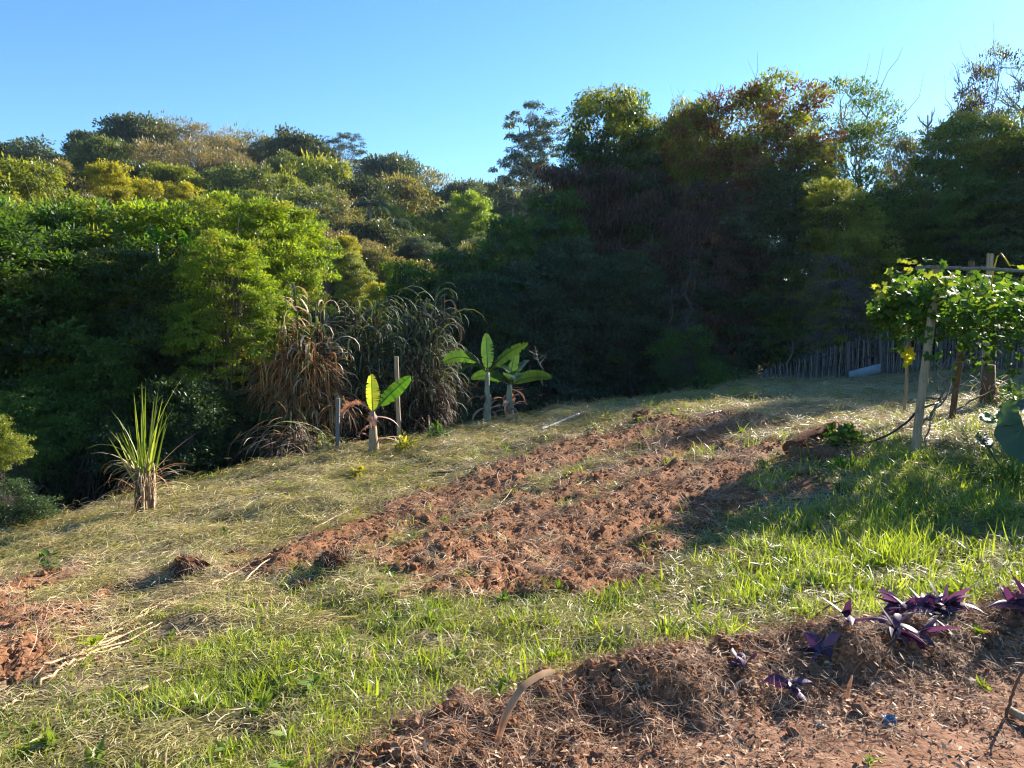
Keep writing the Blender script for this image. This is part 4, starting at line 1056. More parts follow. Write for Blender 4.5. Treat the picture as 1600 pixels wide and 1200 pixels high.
def cane_clump(name, label, px, base_py, top_py, y, rad, stems, seed, mats, fr, leaf=(.7, 1.25), wd=.020, skirt=0, skirt_z=(.25, .6), droop=(2.0, 3.1), group=None, cat='cane', lowdead=.5, spread=.10):
    rg = np.random.default_rng(seed)
    b = at(px, base_py, y); t = at(px, top_py, y); Hc = t[2] - b[2]; s = 1.0
    r = root(name, tuple(b), label, cat, group)
    S = MB(); L = MB(); cf = np.cumsum(fr)
    for i in range(stems):
        a = rg.random() * 6.28; q = rad * math.sqrt(rg.random()); h = Hc * rg.uniform(.55, .93)
        base = np.array([math.cos(a) * q * .55, math.sin(a) * q * .55, -.5]); top = np.array([math.cos(a) * q * (1 + spread), math.sin(a) * q * (1 + spread), h])
        tr = limb(rg, base, top, 7, .012); S.tube(tr, np.linspace(.014, .008, 7), 4, .4, 0, cap=False)
        for k in range(int(12 + 5 * rg.random())):
            u = rg.uniform(.30, 1.0); p = np.array([np.interp(u, np.linspace(0, 1, 7), tr[:, j]) for j in range(3)])
            mi = int(np.searchsorted(cf, rg.random())); mi = min(mi, len(mats) - 1)
            if u < lowdead and rg.random() < .75: mi = len(mats) - 1
            dead = mi == len(mats) - 1
            ln = rg.uniform(*leaf) * (.8 + .3 * u)
            cane_leaf(L, rg, p, a + rg.normal() * 1.3, rg.uniform(.6, 1.25) if not dead else rg.uniform(-.3, .8), ln * rg.uniform(.6, 1), wd * rg.uniform(.6, 1.2), rg.uniform(*droop) + (.4 if dead else .5 * u), rg.random(), mi)
    hubs = [(rg.random() * 6.28, rad * rg.uniform(.55, 1.1), Hc * rg.uniform(*skirt_z), rg.uniform(.10, .24)) for _ in range(9)]
    for i in range(skirt):          # dead leaves hang in bunches from a few broken canes
        a, q, z, sp_ = hubs[rg.integers(len(hubs))]
        p = np.array([math.cos(a) * q, math.sin(a) * q, z]) + rg.normal(size=3) * sp_ * np.array([1, 1, .7])
        cane_leaf(L, rg, p, a + rg.normal() * 1.2, rg.uniform(-1.2, .3), rg.uniform(.35, 1.0), wd * .38, rg.uniform(.5, 1.3), rg.random(), len(mats) - 1)
    obj('stem', S.mesh(name + '_stems', ['cane_brown'], True), r)['kind'] = 'stuff'
    obj('leaves', L.mesh(name + '_leaves', mats), r)['kind'] = 'stuff'
    return r
yc = field(480, 725)[1]
G_ = 'clumps of the tall cane stand'
cane_clump('cane_clump', 'tall cane clump with pale dry tips and hanging rust-brown leaves', 492, 735, 440, 16.2, .42, 40, 61, ['cane_green', 'cane_dry', 'cane_rust'], [.40, .48, .12], skirt=620, skirt_z=(.30, .68), group=G_, lowdead=.45, wd=.028, leaf=(.65, 1.1), droop=(2.2, 3.2))
cane_clump('cane_clump', 'rust-brown cane clump hanging low next to the bright thicket', 450, 738, 490, 16.0, .24, 16, 62, ['cane_green', 'cane_dry', 'cane_rust'], [.2, .35, .45], skirt=620, skirt_z=(.48, .8), group=G_, leaf=(.6, 1.0))
cane_clump('cane_clump', 'middle cane clump with greyish arching leaves behind the square post', 580, 715, 452, 17.2, .42, 36, 63, ['cane_dark', 'cane_green', 'cane_brown'], [.74, .16, .10], skirt=300, skirt_z=(.25, .6), group=G_, leaf=(.75, 1.25), wd=.028)
cane_clump('cane_clump', 'dark green cane clump arching beside the banana plants', 664, 700, 430, 18.0, .52, 46, 64, ['cane_dark', 'cane_brown'], [.90, .10], skirt=260, skirt_z=(.15, .55), group=G_, leaf=(.8, 1.35), wd=.028)
cane_clump('cane_clump', 'shaded cane clump filling the gap between middle and dark ones', 628, 710, 500, 17.8, .45, 24, 65, ['cane_dark', 'cane_brown'], [.8, .2], skirt=260, group=G_)
cane_clump('cane_clump', 'short green cane shoots under the rust-brown clump', 497, 748, 655, 14.8, .14, 9, 66, ['cane_green'], [1.0], leaf=(.5, .9), group=G_, lowdead=0, droop=(.8, 2.2))
cane_clump('cane_clump', 'small green cane shoot catching light low in the rust-brown clump', 458, 718, 585, 15.4, .08, 5, 67, ['cane_green'], [1.0], leaf=(.5, .9), group=G_, lowdead=0, droop=(.8, 2.2))
cane_clump('dry_grass_heap', 'drooping brown heap of dead cane leaves at the gully edge', 452, 735, 668, 14.6, .26, 18, 68, ['cane_brown', 'cane_dry'], [.75, .25], leaf=(.6, 1.0), skirt=160, skirt_z=(.5, 1.0), cat='dead grass')

def reed_clump():
    rg = np.random.default_rng(71)
    b = on_ground(228, 800); y = b[1]; s = y / FP
    r = root('reed_clump', b, 'lone tall green reed clump with straw-brown base on the mown slope', 'reed clump')
    L = MB()
    spec = [(3, 200), (-6, 175), (14, 185), (-14, 150), (8, 165), (20, 170), (-20, 140), (0, 150), (24, 150), (-28, 120), (10, 130), (-10, 120), (4, 180), (17, 140)]
    for k, (dx, h) in enumerate(spec):
        P0 = np.array([dx * .35 * s, rg.normal() * .05, .42])
        for q in range(2):
            top = np.array([dx * 1.15 * s + rg.normal() * .04, rg.normal() * .2, h * 1.1 * s * rg.uniform(.82, 1)])
            t = np.linspace(0, 1, 7)[:, None]; P = P0 + (top - P0) * t; P[:, 0] += np.sign(dx) * .10 * (t[:, 0] ** 2) * rg.random()
            L.blade(P, np.array([.5, .9, 1, .95, .8, .5, .04]) * .0115, [math.cos(rg.random() * 1.2), math.sin(rg.random()), 0], .3 + .6 * rg.random(), 0, .3)
    for a, el, ln, dr, mi in [(3.3, 1.3, 1.0, 2.1, 0), (3.0, 1.32, .9, .3, 2), (.3, .75, .6, 1.3, 3), (3.0, 1.4, 1.1, .7, 0), (.0, 1.32, 1.1, .4, 0), (3.4, 1.05, .8, 1.4, 1),
                              (.4, .9, .9, .4, 1), (2.8, 1.1, .9, .5, 2), (.1, 1.3, 1.5, .4, 0)]:
        cane_leaf(L, rg, np.array([0, 0, .42]) + rg.normal(size=3) * .04, a, el, ln, .012, dr, .4 + .5 * rg.random(), mi)
    for k in range(75):
        a = rg.random() * 6.28; mi = 1 if rg.random() < .75 else 3
        cane_leaf(L, rg, np.array([math.cos(a) * .09, math.sin(a) * .09, rg.uniform(.2, .65)]), a, rg.uniform(-.4, 1.0), rg.uniform(.25, .6), .008, rg.uniform(.9, 2.4), rg.random(), mi)
    obj('leaves', L.mesh('reed_leaves', ['grass_untinted', 'cane_dry', 'leaf_yellow', 'cane_rust']), r)['kind'] = 'stuff'
    S = MB()
    for k in range(34):
        a = rg.random() * 6.28; q = .11 * math.sqrt(rg.random())
        S.tube(limb(rg, (math.cos(a) * q, math.sin(a) * q, -.05), (math.cos(a) * q * 1.3, math.sin(a) * q * 1.3, rg.uniform(.4, .85)), 5, .03), np.linspace(.014, .008, 5), 5, rg.random())
    obj('stem', S.mesh('reed_stems', ['cane_dry'], True), r)['kind'] = 'stuff'
reed_clump()

# ------------------------------------------------------------------ banana plants
def banana_leaf(B, rg, P0, a, el, ln, wd, droop, mi=0, pet=.22, splits=.25, vfold=.25, back=False, n=26, roll=0.0, ragged=.0):
    """petiole and blade along an arching midrib; each side is cut here and there down to the midrib"""
    t = np.linspace(0, 1, n); ang = el - droop * t ** 1.2; st = ln / (n - 1)
    h = np.array([math.cos(a), math.sin(a), 0]); up = np.array([0, 0, 1.0])
    r_ = np.concatenate([[0], np.cumsum(np.cos(ang[:-1]) * st)]); z = np.concatenate([[0], np.cumsum(np.sin(ang[:-1]) * st)])
    P = np.asarray(P0) + h * r_[:, None] + up * z[:, None]
    T = np.gradient(P, axis=0); T = norm(T)
    S0 = np.cross(h, up); Nn = np.cross(S0, T)
    S = norm(S0 * math.cos(roll) + Nn * math.sin(roll)); Nn = np.cross(S, T) * -1
    B.tube(P, np.linspace(.016, .004, n) * (ln / 1.0) ** .5, 5, .85, mi, cap=False)
    tb = np.clip((t - pet) / (1 - pet), 0, 1)
    w = wd * np.sin(math.pi * np.clip(tb, 0, 1) ** .85 * .97 + .03) ** .55; w[t < pet] = 0; w[-1] = wd * .06
    for sg in (-1, 1):
        i = 0; off = np.zeros(3)
        js = [k for k in range(n) if t[k] >= pet - .02]
        for k in js[:-1]:
            gap = st * .3 if rg.random() < splits else 0
            sag = rg.uniform(-.1, .18) * wd if gap or ragged else 0
            tear = 1 - ragged * rg.random()
            def pt(j, f, sg=sg):
                ww = w[j] * tear
                m = P[j] + S[j] * sg * ww * f + Nn[j] * (vfold * ww * f) - up * (sag + ragged * ww * .6) * f * f
                return m
            A0, A1, A2 = pt(k, 0), pt(k, .55), pt(k, 1) + T[k] * gap
            C0, C1, C2 = pt(k + 1, 0), pt(k + 1, .55), pt(k + 1, 1) - T[k] * gap
            vv = .12 + .6 * rg.random()
            B.add([A0, A1, A2, C0, C1, C2], [[0, 1, 4, 3], [1, 2, 5, 4]], [vv, vv, min(vv + .1, 1), vv, vv, min(vv + .1, 1)], mi)
def banana(label, px, base_py, y, stem_px, leaves, stem_mat, mats, seed, lean=0, rad=.085, husks=9):
    rg = np.random.default_rng(seed)
    g = at(px, base_py, y); g[2] = float(ground_z(g[0], g[1])[0]) if abs(float(ground_z(g[0], g[1])[0]) - g[2]) < .5 else g[2]
    s = y / FP; r = root('banana_plant', tuple(g), label, 'banana plant', 'banana plants at the field edge')
    S = MB(); top = np.array([lean * s, 0, stem_px * s])
    S.tube(limb(rg, (0, 0, -.1), top, 9, .012), np.linspace(rad * 1.25, rad * .5, 9), 9, .5)
    st = obj('stem', S.mesh('banana_stem', [stem_mat], True), r)
    Hk = MB()
    for k in range(husks):
        a = rg.random() * 6.28; z = rg.uniform(.2, .95) * stem_px * s
        cane_leaf(Hk, rg, np.array([math.cos(a) * rad * .8, math.sin(a) * rad * .8, z]), a, rg.uniform(-.3, .9), rg.uniform(.25, .55), .035, rg.uniform(1.2, 2.2), rg.random(), 0)
    obj('dry_sheath', Hk.mesh('banana_sheath', ['banana_brown' if stem_mat != 'cane_brown' else 'cane_brown']), r)
    for (a, el, ln, wd, dr, m, kw) in leaves:
        B = MB(); banana_leaf(B, rg, top * .96, a, el, ln * s, wd * s, dr, 0, **kw)
        o = obj('leaf', B.mesh('banana_leaf', [m]), r)
        if m == 'banana_brown': o['label'] = 'withered brown drooping leaf'
        if m == 'banana_yellow': o['label'] = 'sunlit yellow-green upright leaf'
yb = field(583, 708)[1]
banana('young banana plant with one withered brown leaf and a sunlit green one', 583, 706, yb, 66,
       [(3.05, .95, 66, 11, 2.6, 'banana_brown', dict(splits=.75, pet=.2, ragged=.5, vfold=-.7, roll=-.6)), (2.0, 1.50, 62, 11, .08, 'banana_yellow', dict(splits=.35, pet=.08, vfold=.5, roll=.5)),
        (.10, .86, 84, 15, .22, 'banana_leaf', dict(splits=.28, pet=.20, vfold=.12, roll=.9)), (5.0, .5, 45, 5, 2.4, 'banana_brown', dict(splits=.5, pet=.3, ragged=.5))],
       'banana_stem', ['banana_leaf'], 81)
y2 = field(762, 657)[1]
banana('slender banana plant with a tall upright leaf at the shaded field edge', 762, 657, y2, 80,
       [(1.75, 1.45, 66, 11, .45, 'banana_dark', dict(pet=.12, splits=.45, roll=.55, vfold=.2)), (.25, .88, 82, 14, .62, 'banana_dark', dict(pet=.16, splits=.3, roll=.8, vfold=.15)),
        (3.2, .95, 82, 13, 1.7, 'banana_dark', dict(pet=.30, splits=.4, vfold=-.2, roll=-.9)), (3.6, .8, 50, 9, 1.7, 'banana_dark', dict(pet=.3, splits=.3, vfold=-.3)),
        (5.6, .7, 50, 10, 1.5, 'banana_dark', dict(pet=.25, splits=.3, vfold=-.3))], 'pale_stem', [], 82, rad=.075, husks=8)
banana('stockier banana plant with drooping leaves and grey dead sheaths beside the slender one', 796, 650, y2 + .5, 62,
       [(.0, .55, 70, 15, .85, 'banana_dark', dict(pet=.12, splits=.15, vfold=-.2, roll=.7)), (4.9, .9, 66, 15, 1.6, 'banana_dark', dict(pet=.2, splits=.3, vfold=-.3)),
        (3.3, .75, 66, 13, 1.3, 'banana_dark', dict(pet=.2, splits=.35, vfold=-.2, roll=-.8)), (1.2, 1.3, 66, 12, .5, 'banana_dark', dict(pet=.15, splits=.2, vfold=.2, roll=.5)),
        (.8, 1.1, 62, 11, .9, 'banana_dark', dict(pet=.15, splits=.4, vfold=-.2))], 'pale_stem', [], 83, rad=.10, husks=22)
B = MB(); rgb = np.random.default_rng(84)
for k, (px, py) in enumerate([(245, 330), (292, 334)]):
    g = at(px, py + 60, 18.0); r = root('banana_plant', tuple(g), ['banana leaves poking out of the top of the thicket', 'second tuft of banana leaves poking out of the thicket top', 'paler tuft of banana leaves above the thicket'][k],
                                        'banana plant', 'banana tops in the thicket')
    S = MB(); S.tube([(0, 0, -.45), (0, 0, .1)], [.07, .05], 7); obj('stem', S.mesh('banana_stem', ['pale_stem'], True), r)
    for q in range(5):
        B = MB(); banana_leaf(B, rgb, (0, 0, 0), q * 1.3 + k, rgb.uniform(.9, 1.4), rgb.uniform(.5, .8), .10, rgb.uniform(.3, 1.2), splits=.35)
        obj('leaf', B.mesh('banana_leaf', ['banana_leaf']), r)

# small green seedlings by the bananas
def seedling(name, label, px, base_py, top_py, seed, n, mat, w_px):
    rg = np.random.default_rng(seed); b = on_ground(px, base_py); s = b[1] / FP
    r = root(name, b, label, 'young plant', 'young plants by the banana plants'); Hh = (base_py - top_py) * s
    S = MB()
    tips = []
    for k in range(12):
        a = rg.random() * 6.28; e = np.array([math.cos(a) * w_px * .4 * s, math.sin(a) * w_px * .4 * s, Hh * rg.uniform(.45, .95)])
        S.tube(limb(rg, (0, 0, 0), e, 4, .06), [.008, .006, .004, .002], 4); tips.append(e)
    obj('stem', S.mesh(name + '_stem', ['bark'], True), r)
    tips = np.array(tips); idx = rg.integers(0, len(tips), n); d = rsph(rg, n)
    pos = tips[idx] * rg.uniform(.6, 1.05, n)[:, None] + d * w_px * .18 * s
    V, T, nv = leaf_arrays(pos, norm(d + np.array([0, 0, -.3])), norm(np.array([0, 0, 1.]) + d * .5 + rg.normal(size=(n, 3)) * .3), rg.uniform(.08, .15, n), rg.uniform(.03, .055, n), LEAF6)
    obj('leaves', mesh_np(name + '_leaves', V, T, [mat], np.repeat(rg.random(n), nv)), r)['kind'] = 'stuff'
seedling('young_plant', 'bright lime young plant at the foot of the square post', 633, 710, 685, 91, 150, 'leaf_yellow', 30)
seedling('young_plant', 'darker green young plant between the post and the banana pair', 685, 695, 668, 92, 150, 'leaf_mid', 26)
seedling('young_plant', 'tiny yellow-green sprout in the hay below the withered banana leaf', 557, 748, 728, 93, 50, 'leaf_yellow', 18)
seedling('young_plant', 'tiny dark green sprout on the mown slope by the dead sapling', 72, 900, 868, 94, 26, 'leaf_mid', 16)

# ------------------------------------------------------------------ posts, fence, pipe and hoses
def frame3(a, b):
    d = norm(np.asarray(b, float) - np.asarray(a, float)); ref = np.array([0, 1.0, 0]) if abs(d[1]) < .9 else np.array([1.0, 0, 0])
    x = norm(np.cross(ref, d)); y_ = np.cross(d, x); return x, y_, d
def plank_mesh(name, a, b, w_, t_, mat, seed=0, segs=6, warp=.004, local=None):
    """a sawn board from a to b, slightly uneven, edges broken"""
    a, b = np.asarray(a, float), np.asarray(b, float); o = np.asarray(local if local is not None else a, float)
    x, y_, d = frame3(a, b); rg = np.random.default_rng(seed); B = MB(); c = min(w_, t_) * .12
    prof = [(-w_ / 2 + c, -t_ / 2), (w_ / 2 - c, -t_ / 2), (w_ / 2, -t_ / 2 + c), (w_ / 2, t_ / 2 - c), (w_ / 2 - c, t_ / 2), (-w_ / 2 + c, t_ / 2), (-w_ / 2, t_ / 2 - c), (-w_ / 2, -t_ / 2 + c)]
    V = []
    for i in range(segs + 1):
        p = a + (b - a) * i / segs + (x * rg.normal() + y_ * rg.normal()) * warp * (0 < i < segs)
        for u, v in prof: V.append(p + x * u + y_ * v - o)
    n = segs * 8
    Q = [[i * 8 + j, i * 8 + (j + 1) % 8, (i + 1) * 8 + (j + 1) % 8, (i + 1) * 8 + j] for i in range(segs) for j in range(8)]
    B.add(V, Q); V0 = np.vstack([np.array(V[:8]), [a - o], np.array(V[-8:]), [b - o]])
    B.add(V0, [[8, (j + 1) % 8, j] for j in range(8)] + [[17, 9 + j, 9 + (j + 1) % 8] for j in range(8)])
    return B.mesh(name, [mat])
def stake(name, label, cat, px, bpy_, tpx, tpy, w_, t_, mat, group=None, seed=0, y=None, dy=0.0, sink=.25):
    g = on_ground(px, bpy_) if y is None else tuple(at(px, bpy_, y)); t = at(tpx, tpy, g[1] + dy)
    g2 = np.array(g) + (np.array(g) - t) / np.linalg.norm(np.array(g) - t) * sink
    o = obj(name, plank_mesh(name, g2, t, w_, t_, mat, seed, local=g), None, g)
    return tag(o, label, cat, group)
stake('wooden_post', 'square pale wooden post standing in front of the middle cane clump', 'post', 624, 692, 619, 557, .075, .06, 'post_wood', 'posts at the field edge', 1)
stake('wooden_post', 'short grey round post in the shade beside the rust-brown cane', 'post', 527, 702, 528, 622, .07, .07, 'grey_wood', 'posts at the field edge', 2)
stake('wooden_post', 'dim grey post against the foot of the dark green cane clump', 'post', 643, 672, 643, 604, .09, .09, 'grey_wood', 'posts at the field edge', 3, y=18.2)

def fence():
    rg = np.random.default_rng(55)
    L = [(1192, 603, 583, 27.2), (1206, 601, 573, 27.0), (1232, 598, 566, 26.8), (1262, 595, 555, 26.6), (1300, 593, 543, 26.4), (1330, 592, 535, 26.2), (1376, 579, 518, 26.0), (1420, 574, 517, 25.6),
         (1470, 570, 516, 25.2), (1530, 566, 514, 24.6), (1605, 562, 512, 24.0)]
    L = np.array(L, float)
    o0 = tuple(at(1300, 593, 26.4)); r = root('picket_fence', o0, 'old fence of thin split grey pickets along the shaded field edge', 'fence')
    base = []
    for k in range(6):
        h = rg.uniform(1.3, 1.4); B = MB(); n = 5
        P = np.stack([rg.normal(size=n) * .008, rg.normal(size=n) * .008, np.linspace(-.25, 1.0, n)], 1)
        B.tube(P, np.array([1, 1.1, 1, .9, .6]) * .024, 5); base.append(B.mesh('picket', ['dim_wood' if k % 3 else 'grey_wood']))
    px = 1193.0; k = 0
    while px < 1600:
        bp, tp, yy = (np.interp(px, L[:, 0], L[:, c]) for c in (1, 2, 3))
        b = at(px, bp, yy); t = at(px, tp + rg.normal() * 3.0, yy); h = max(t[2] - b[2], .3) * (1 + (rg.random() < .06) * .35)
        obj('picket', base[k % 6], r, tuple(b - np.array(o0)), (rg.normal() * .03, rg.normal() * .05, rg.random() * 6), (rg.uniform(.7, 1.3), rg.uniform(.7, 1.3), h))
        px += 3.0 * rg.uniform(.75, 1.3); k += 1
    for frac in (.45, .82):
        for (p0, p1) in ((1193, 1330), (1330, 1376), (1376, 1603)):
            pts = []
            for q in (p0, p1):
                bp, tp, yy = (np.interp(q, L[:, 0], L[:, c]) for c in (1, 2, 3)); b, t = at(q, bp, yy - .05), at(q, tp, yy - .05); pts.append(b + (t - b) * frac)
            obj('rail', plank_mesh('rail', pts[0], pts[1], .03, .03, 'dark_stick', int(p0), local=o0), r)
    for q, wq in ((1197, .20), (1325, .13), (1376, .12), (1470, .12)):
        bp, tp, yy = (np.interp(q, L[:, 0], L[:, c]) for c in (1, 2, 3)); b, t = at(q, bp + 5, yy - .14), at(q, tp - 2, yy - .14)
        obj('post', plank_mesh('post', b, t, wq * .8, wq * .7, 'dim_wood', int(q), local=o0), r)
    a, b = at(1326, 588, 25.9), at(1376, 575, 25.7)
    me = plank_mesh('panel', a, b, .02, .34, 'panel_blue', 3, local=o0)
    B = MB(); d = norm(b - a); up = np.array([0, 0, 1.0]); n_ = norm(np.cross(d, up))
    V = [p + up * u + n_ * w_ - np.array(o0) for p in (a, b) for u in (-.15, .16) for w_ in (-.012, .012)]
    B.add(V, [[0, 1, 3, 2], [4, 6, 7, 5], [0, 4, 5, 1], [2, 3, 7, 6], [0, 2, 6, 4], [1, 5, 7, 3]])
    obj('panel', B.mesh('panel', ['panel_blue']), r)['label'] = 'flat bluish-grey board leaning at the foot of the pickets'
fence()

def run(name, label, cat, pts, rad, mat, k=8, wob=0.0, seed=0, ends=None):
    """hose, pipe, stalk: laid along points seen at pixels; (px, py) on the ground, (px, py, y) in the air"""
    P = [np.array(on_ground(p[0], p[1], rad * .8 + .015)) if len(p) == 2 else at(*p) for p in pts]
    P = np.array(P); t = np.linspace(0, len(P) - 1, (len(P) - 1) * 6 + 1); rg = np.random.default_rng(seed)
    Q = np.stack([np.interp(t, range(len(P)), P[:, i]) for i in range(3)], 1)
    for _ in range(3): Q[1:-1] = (Q[:-2] + 2 * Q[1:-1] + Q[2:]) / 4
    Q += rg.normal(size=Q.shape) * wob
    B = MB(); R_ = rad if ends is None else np.interp(t, [0, t[-1]], [rad * ends[0], rad * ends[1]]); o0 = Q[0].copy()
    B.tube(Q - o0, R_, k); return tag(obj(name, B.mesh(name, [mat], True), None, tuple(o0)), label, cat)
run('pipe', 'pale grey plastic pipe lying at the edge of the dug rows', 'pipe', [(843, 674), (870, 665), (905, 655)], .028, 'pipe')
run('hose', 'black irrigation hose lying along the upper edge of the dug rows', 'hose', [(674, 742), (720, 739), (760, 728), (800, 718), (830, 712)], .013, 'hose')
run('hose', 'black irrigation hose sagging in the hay at the far corner of the rows', 'hose', [(1022, 651), (1050, 657), (1080, 659), (1110, 652), (1130, 645)], .02, 'hose')
run('hose', 'dark thin twig lying next to the little dead sapling', 'twig', [(64, 862), (85, 872), (105, 874), (140, 869), (175, 866)], .008, 'brown_wood', 5, .006) if False else None
run('twig', 'thin dark twig lying next to the little dead sapling', 'twig', [(60, 855), (82, 870), (102, 875), (140, 869), (178, 866)], .007, 'brown_wood', 5, .006)

# ------------------------------------------------------------------ vine trellis
TG = on_ground(1428, 714); TY = TG[1]
def trellis():
    r = root('vine_trellis', TG, 'rustic trellis of leaning wooden posts under one long top rail', 'trellis'); o0 = np.array(TG)
    def pl(nm, a, b, w_, t_, m, seed, lab=None):
        o = obj(nm, plank_mesh(nm, a, b, w_, t_, m, seed, local=o0), r)
        if lab: o['label'] = lab
    a = np.array(TG); d = at(1464, 419, TY + .25); pl('post', a + (a - d) * .06, d, .085, .05, 'post_wood', 11, 'long pale post leaning, closest of the three')
    y2 = field(1487, 655)[1]; a = at(1487, 657, y2); d = at(1518, 408, y2 + .2); pl('post', a + (a - d) * .06, d, .085, .055, 'brown_wood', 12, 'dark brown leaning post')
    y3 = y2 + 1.6; a = at(1535, 640, y3); d = at(1547, 396, y3); pl('post', a, d, .10, .05, 'post_wood', 13, 'far post topping the others')
    pl('top_rail', at(1432, 418, TY + .12), at(1530, 419, TY + .14), .035, .04, 'grey_wood', 14)
    pl('top_rail', at(1530.5, 419, TY + .14), at(1690, 430, TY + .2), .035, .04, 'grey_wood', 15)
    pl('cross_rail', at(1464, 434, TY + .30), at(1552, 432, y3 - .06), .035, .03, 'post_wood', 16)
    pl('cross_rail', at(1700, 470, TY + .2), at(1640, 455, y3), .035, .03, 'post_wood', 17)
    a = at(1760, 760, TY - .3); pl('post', a, at(1770, 430, TY), .09, .06, 'post_wood', 18)
    a = at(1413, 640, TY + 1.9); pl('stake', a, at(1420, 515, TY + 1.9), .035, .03, 'post_wood', 19, 'thin pale stake hanging behind the closest post')
trellis()
def vine():
    rg = np.random.default_rng(66); o0 = np.array(TG); r = root('climbing_vine', TG, 'sprawling leafy vine draped over the trellis, sunlit on its edges', 'vine')
    # the draped body, given as stations across the picture and beyond its edge: px, top py, bottom py, near y, far y
    ST = [(1378, 465, 520, .9, 1.8), (1400, 440, 545, .3, 2.4), (1440, 425, 545, -.1, 3.0), (1480, 440, 560, -.2, 3.4), (1530, 450, 575, -.3, 3.4), (1580, 440, 590, -.4, 3.4), (1640, 450, 600, -.6, 3.2),
          (1720, 455, 620, -.9, 3.0), (1850, 460, 620, -1.8, 2.8), (2050, 470, 620, -3.0, 2.0)]  # the unseen end outside the view is shaped for its shadow on the field
    ST = np.array(ST, float); n = 7800
    px = 1376 + 674 * rg.random(n) ** 1.25 ; top, bot, yn, yf = (np.interp(px, ST[:, 0], ST[:, i]) for i in (1, 2, 3, 4))
    y = TY + yn + (yf - yn) * rg.random(n)
    lump = (fbm(px * .028, y * 1.1, 5, 3) - .5) * 1.7
    h = rg.random(n) ** .75; f = (y - TY - yn) / (yf - yn)
    ctr = 1 - np.abs(2 * f - 1) ** 3
    pyv = bot + lump * 90 + (top - lump * 70 - bot - lump * 90) * np.where(rg.random(n) < .55, 1 - .28 * h, h)
    pyv = np.where(f > .5, np.minimum(pyv, top + 75 + lump * 40), pyv)       # the far side hangs less
    P = np.array([at(a, b, c) for a, b, c in zip(px, pyv, y)]) + rg.normal(size=(n, 3)) * .05
    q = (np.array([bot[i] for i in range(n)]) - pyv) / (bot - top)
    D = norm(rg.normal(size=(n, 3)) * .7 + np.array([-.25, -.35, -.55])); N = norm(np.stack([.1 + 0 * q, -.30 + 0 * q, .55 + q * .5], 1) + rg.normal(size=(n, 3)) * .42)
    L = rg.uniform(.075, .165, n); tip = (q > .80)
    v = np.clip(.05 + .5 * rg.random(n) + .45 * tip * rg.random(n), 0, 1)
    V, T, nv = leaf_arrays(P - o0, D, N, L, L * .95, LOBED)
    obj('leaves', mesh_np('vine_leaves', V, T, ['vine_leaf'], np.repeat(v, nv)), r)['kind'] = 'stuff'
    S = MB()
    def st(pts, rad, e=.4, wob=.012):
        Q = np.array([at(a, b, TY + c) for a, b, c in pts]) - o0; t = np.linspace(0, len(Q) - 1, (len(Q) - 1) * 5 + 1)
        Q = np.stack([np.interp(t, range(len(Q)), Q[:, i]) for i in range(3)], 1)
        for _ in range(2): Q[1:-1] = (Q[:-2] + 2 * Q[1:-1] + Q[2:]) / 4
        S.tube(Q + rg.normal(size=Q.shape) * wob, np.linspace(rad, rad * e, len(Q)), 5)
    for pts, rad in [([(1438, 670, .2), (1460, 640, .5), (1480, 600, .8), (1492, 560, 1.0)], .018), ([(1440, 625, .3), (1452, 590, .5), (1458, 560, .6)], .014), ([(1443, 622, .3), (1470, 625, .7), (1500, 605, 1.1), (1530, 585, 1.4)], .016),
                     ([(1450, 592, .4), (1470, 612, .5), (1478, 624, .6)], .012), ([(1452, 655, .2), (1478, 622, .5), (1490, 590, .8)], .014), ([(1465, 612, .5), (1470, 580, .7), (1485, 550, .9)], .012),
                     ([(1475, 600, .8), (1500, 560, 1.1), (1530, 530, 1.3)], .014), ([(1500, 562, 1.1), (1520, 555, 1.2), (1560, 565, 1.3)], .012), ([(1495, 640, 1.0), (1530, 620, 1.6), (1570, 600, 2.0)], .012),
                     ([(1480, 610, .3), (1463, 575, .4), (1470, 545, .5)], .012), ([(1400, 545, .6), (1408, 520, .7), (1420, 500, .9)], .008), ([(1445, 700, .1), (1450, 668, .2), (1466, 632, .3)], .012)]:
        st(pts, rad)
    obj('stem', S.mesh('vine_stems', ['dead_wood'], True), r)
    Y = MB()
    for px_, py_, l in [(1368, 452, 5), (1376, 440, 4), (1414, 408, 6), (1422, 415, 5), (1600, 425, 4), (1380, 456, 4)]:
        c = at(px_, py_ + 6, TY + .5) - o0
        for k in range(l):
            V, T, nv = leaf_arrays(np.array([c + rg.normal(size=3) * .035]), norm(rg.normal(size=(1, 3)) + [0, 0, .3]), norm(rg.normal(size=(1, 3)) + [0, -1, .5]), .085, .08, LOBED); Y.add(V, T, rg.random())
    S = MB(); 
    obj('young_leaves', Y.mesh('vine_tips', ['leaf_ygreen']), r)
    c = np.array([at(1418, 546, TY + .55) - o0])
    K = 45; ph = np.linspace(-2.75, 2.75, K); rr_ = .135 * (.62 + .38 * np.abs(np.cos(ph * 1.64))) * (1 + .14 * np.sin(ph * 13)) * (1 - .12 * np.abs(ph) / 2.75)
    V = [c[0]] + [c[0] + np.array([math.sin(a) * q * .95, .05 * math.cos(a * 3) + .03 * math.sin(a), -math.cos(a) * q * 1.25 - .06]) for a, q in zip(ph, rr_)]
    B = MB(); B.add(V, [[0, 1 + k, 2 + k] for k in range(K - 1)], [.9] + list(.2 + .5 * rg.random(K))); o = obj('leaf', B.mesh('yellow_leaf', ['vine_yellow']), r); o['label'] = 'big glowing yellow lobed leaf hanging alone'
    B = MB(); Q = np.array([at(a, b, TY + .5) for a, b in [(1549, 448), (1553, 420), (1558, 402), (1564, 396), (1572, 406), (1578, 416)]]) - o0
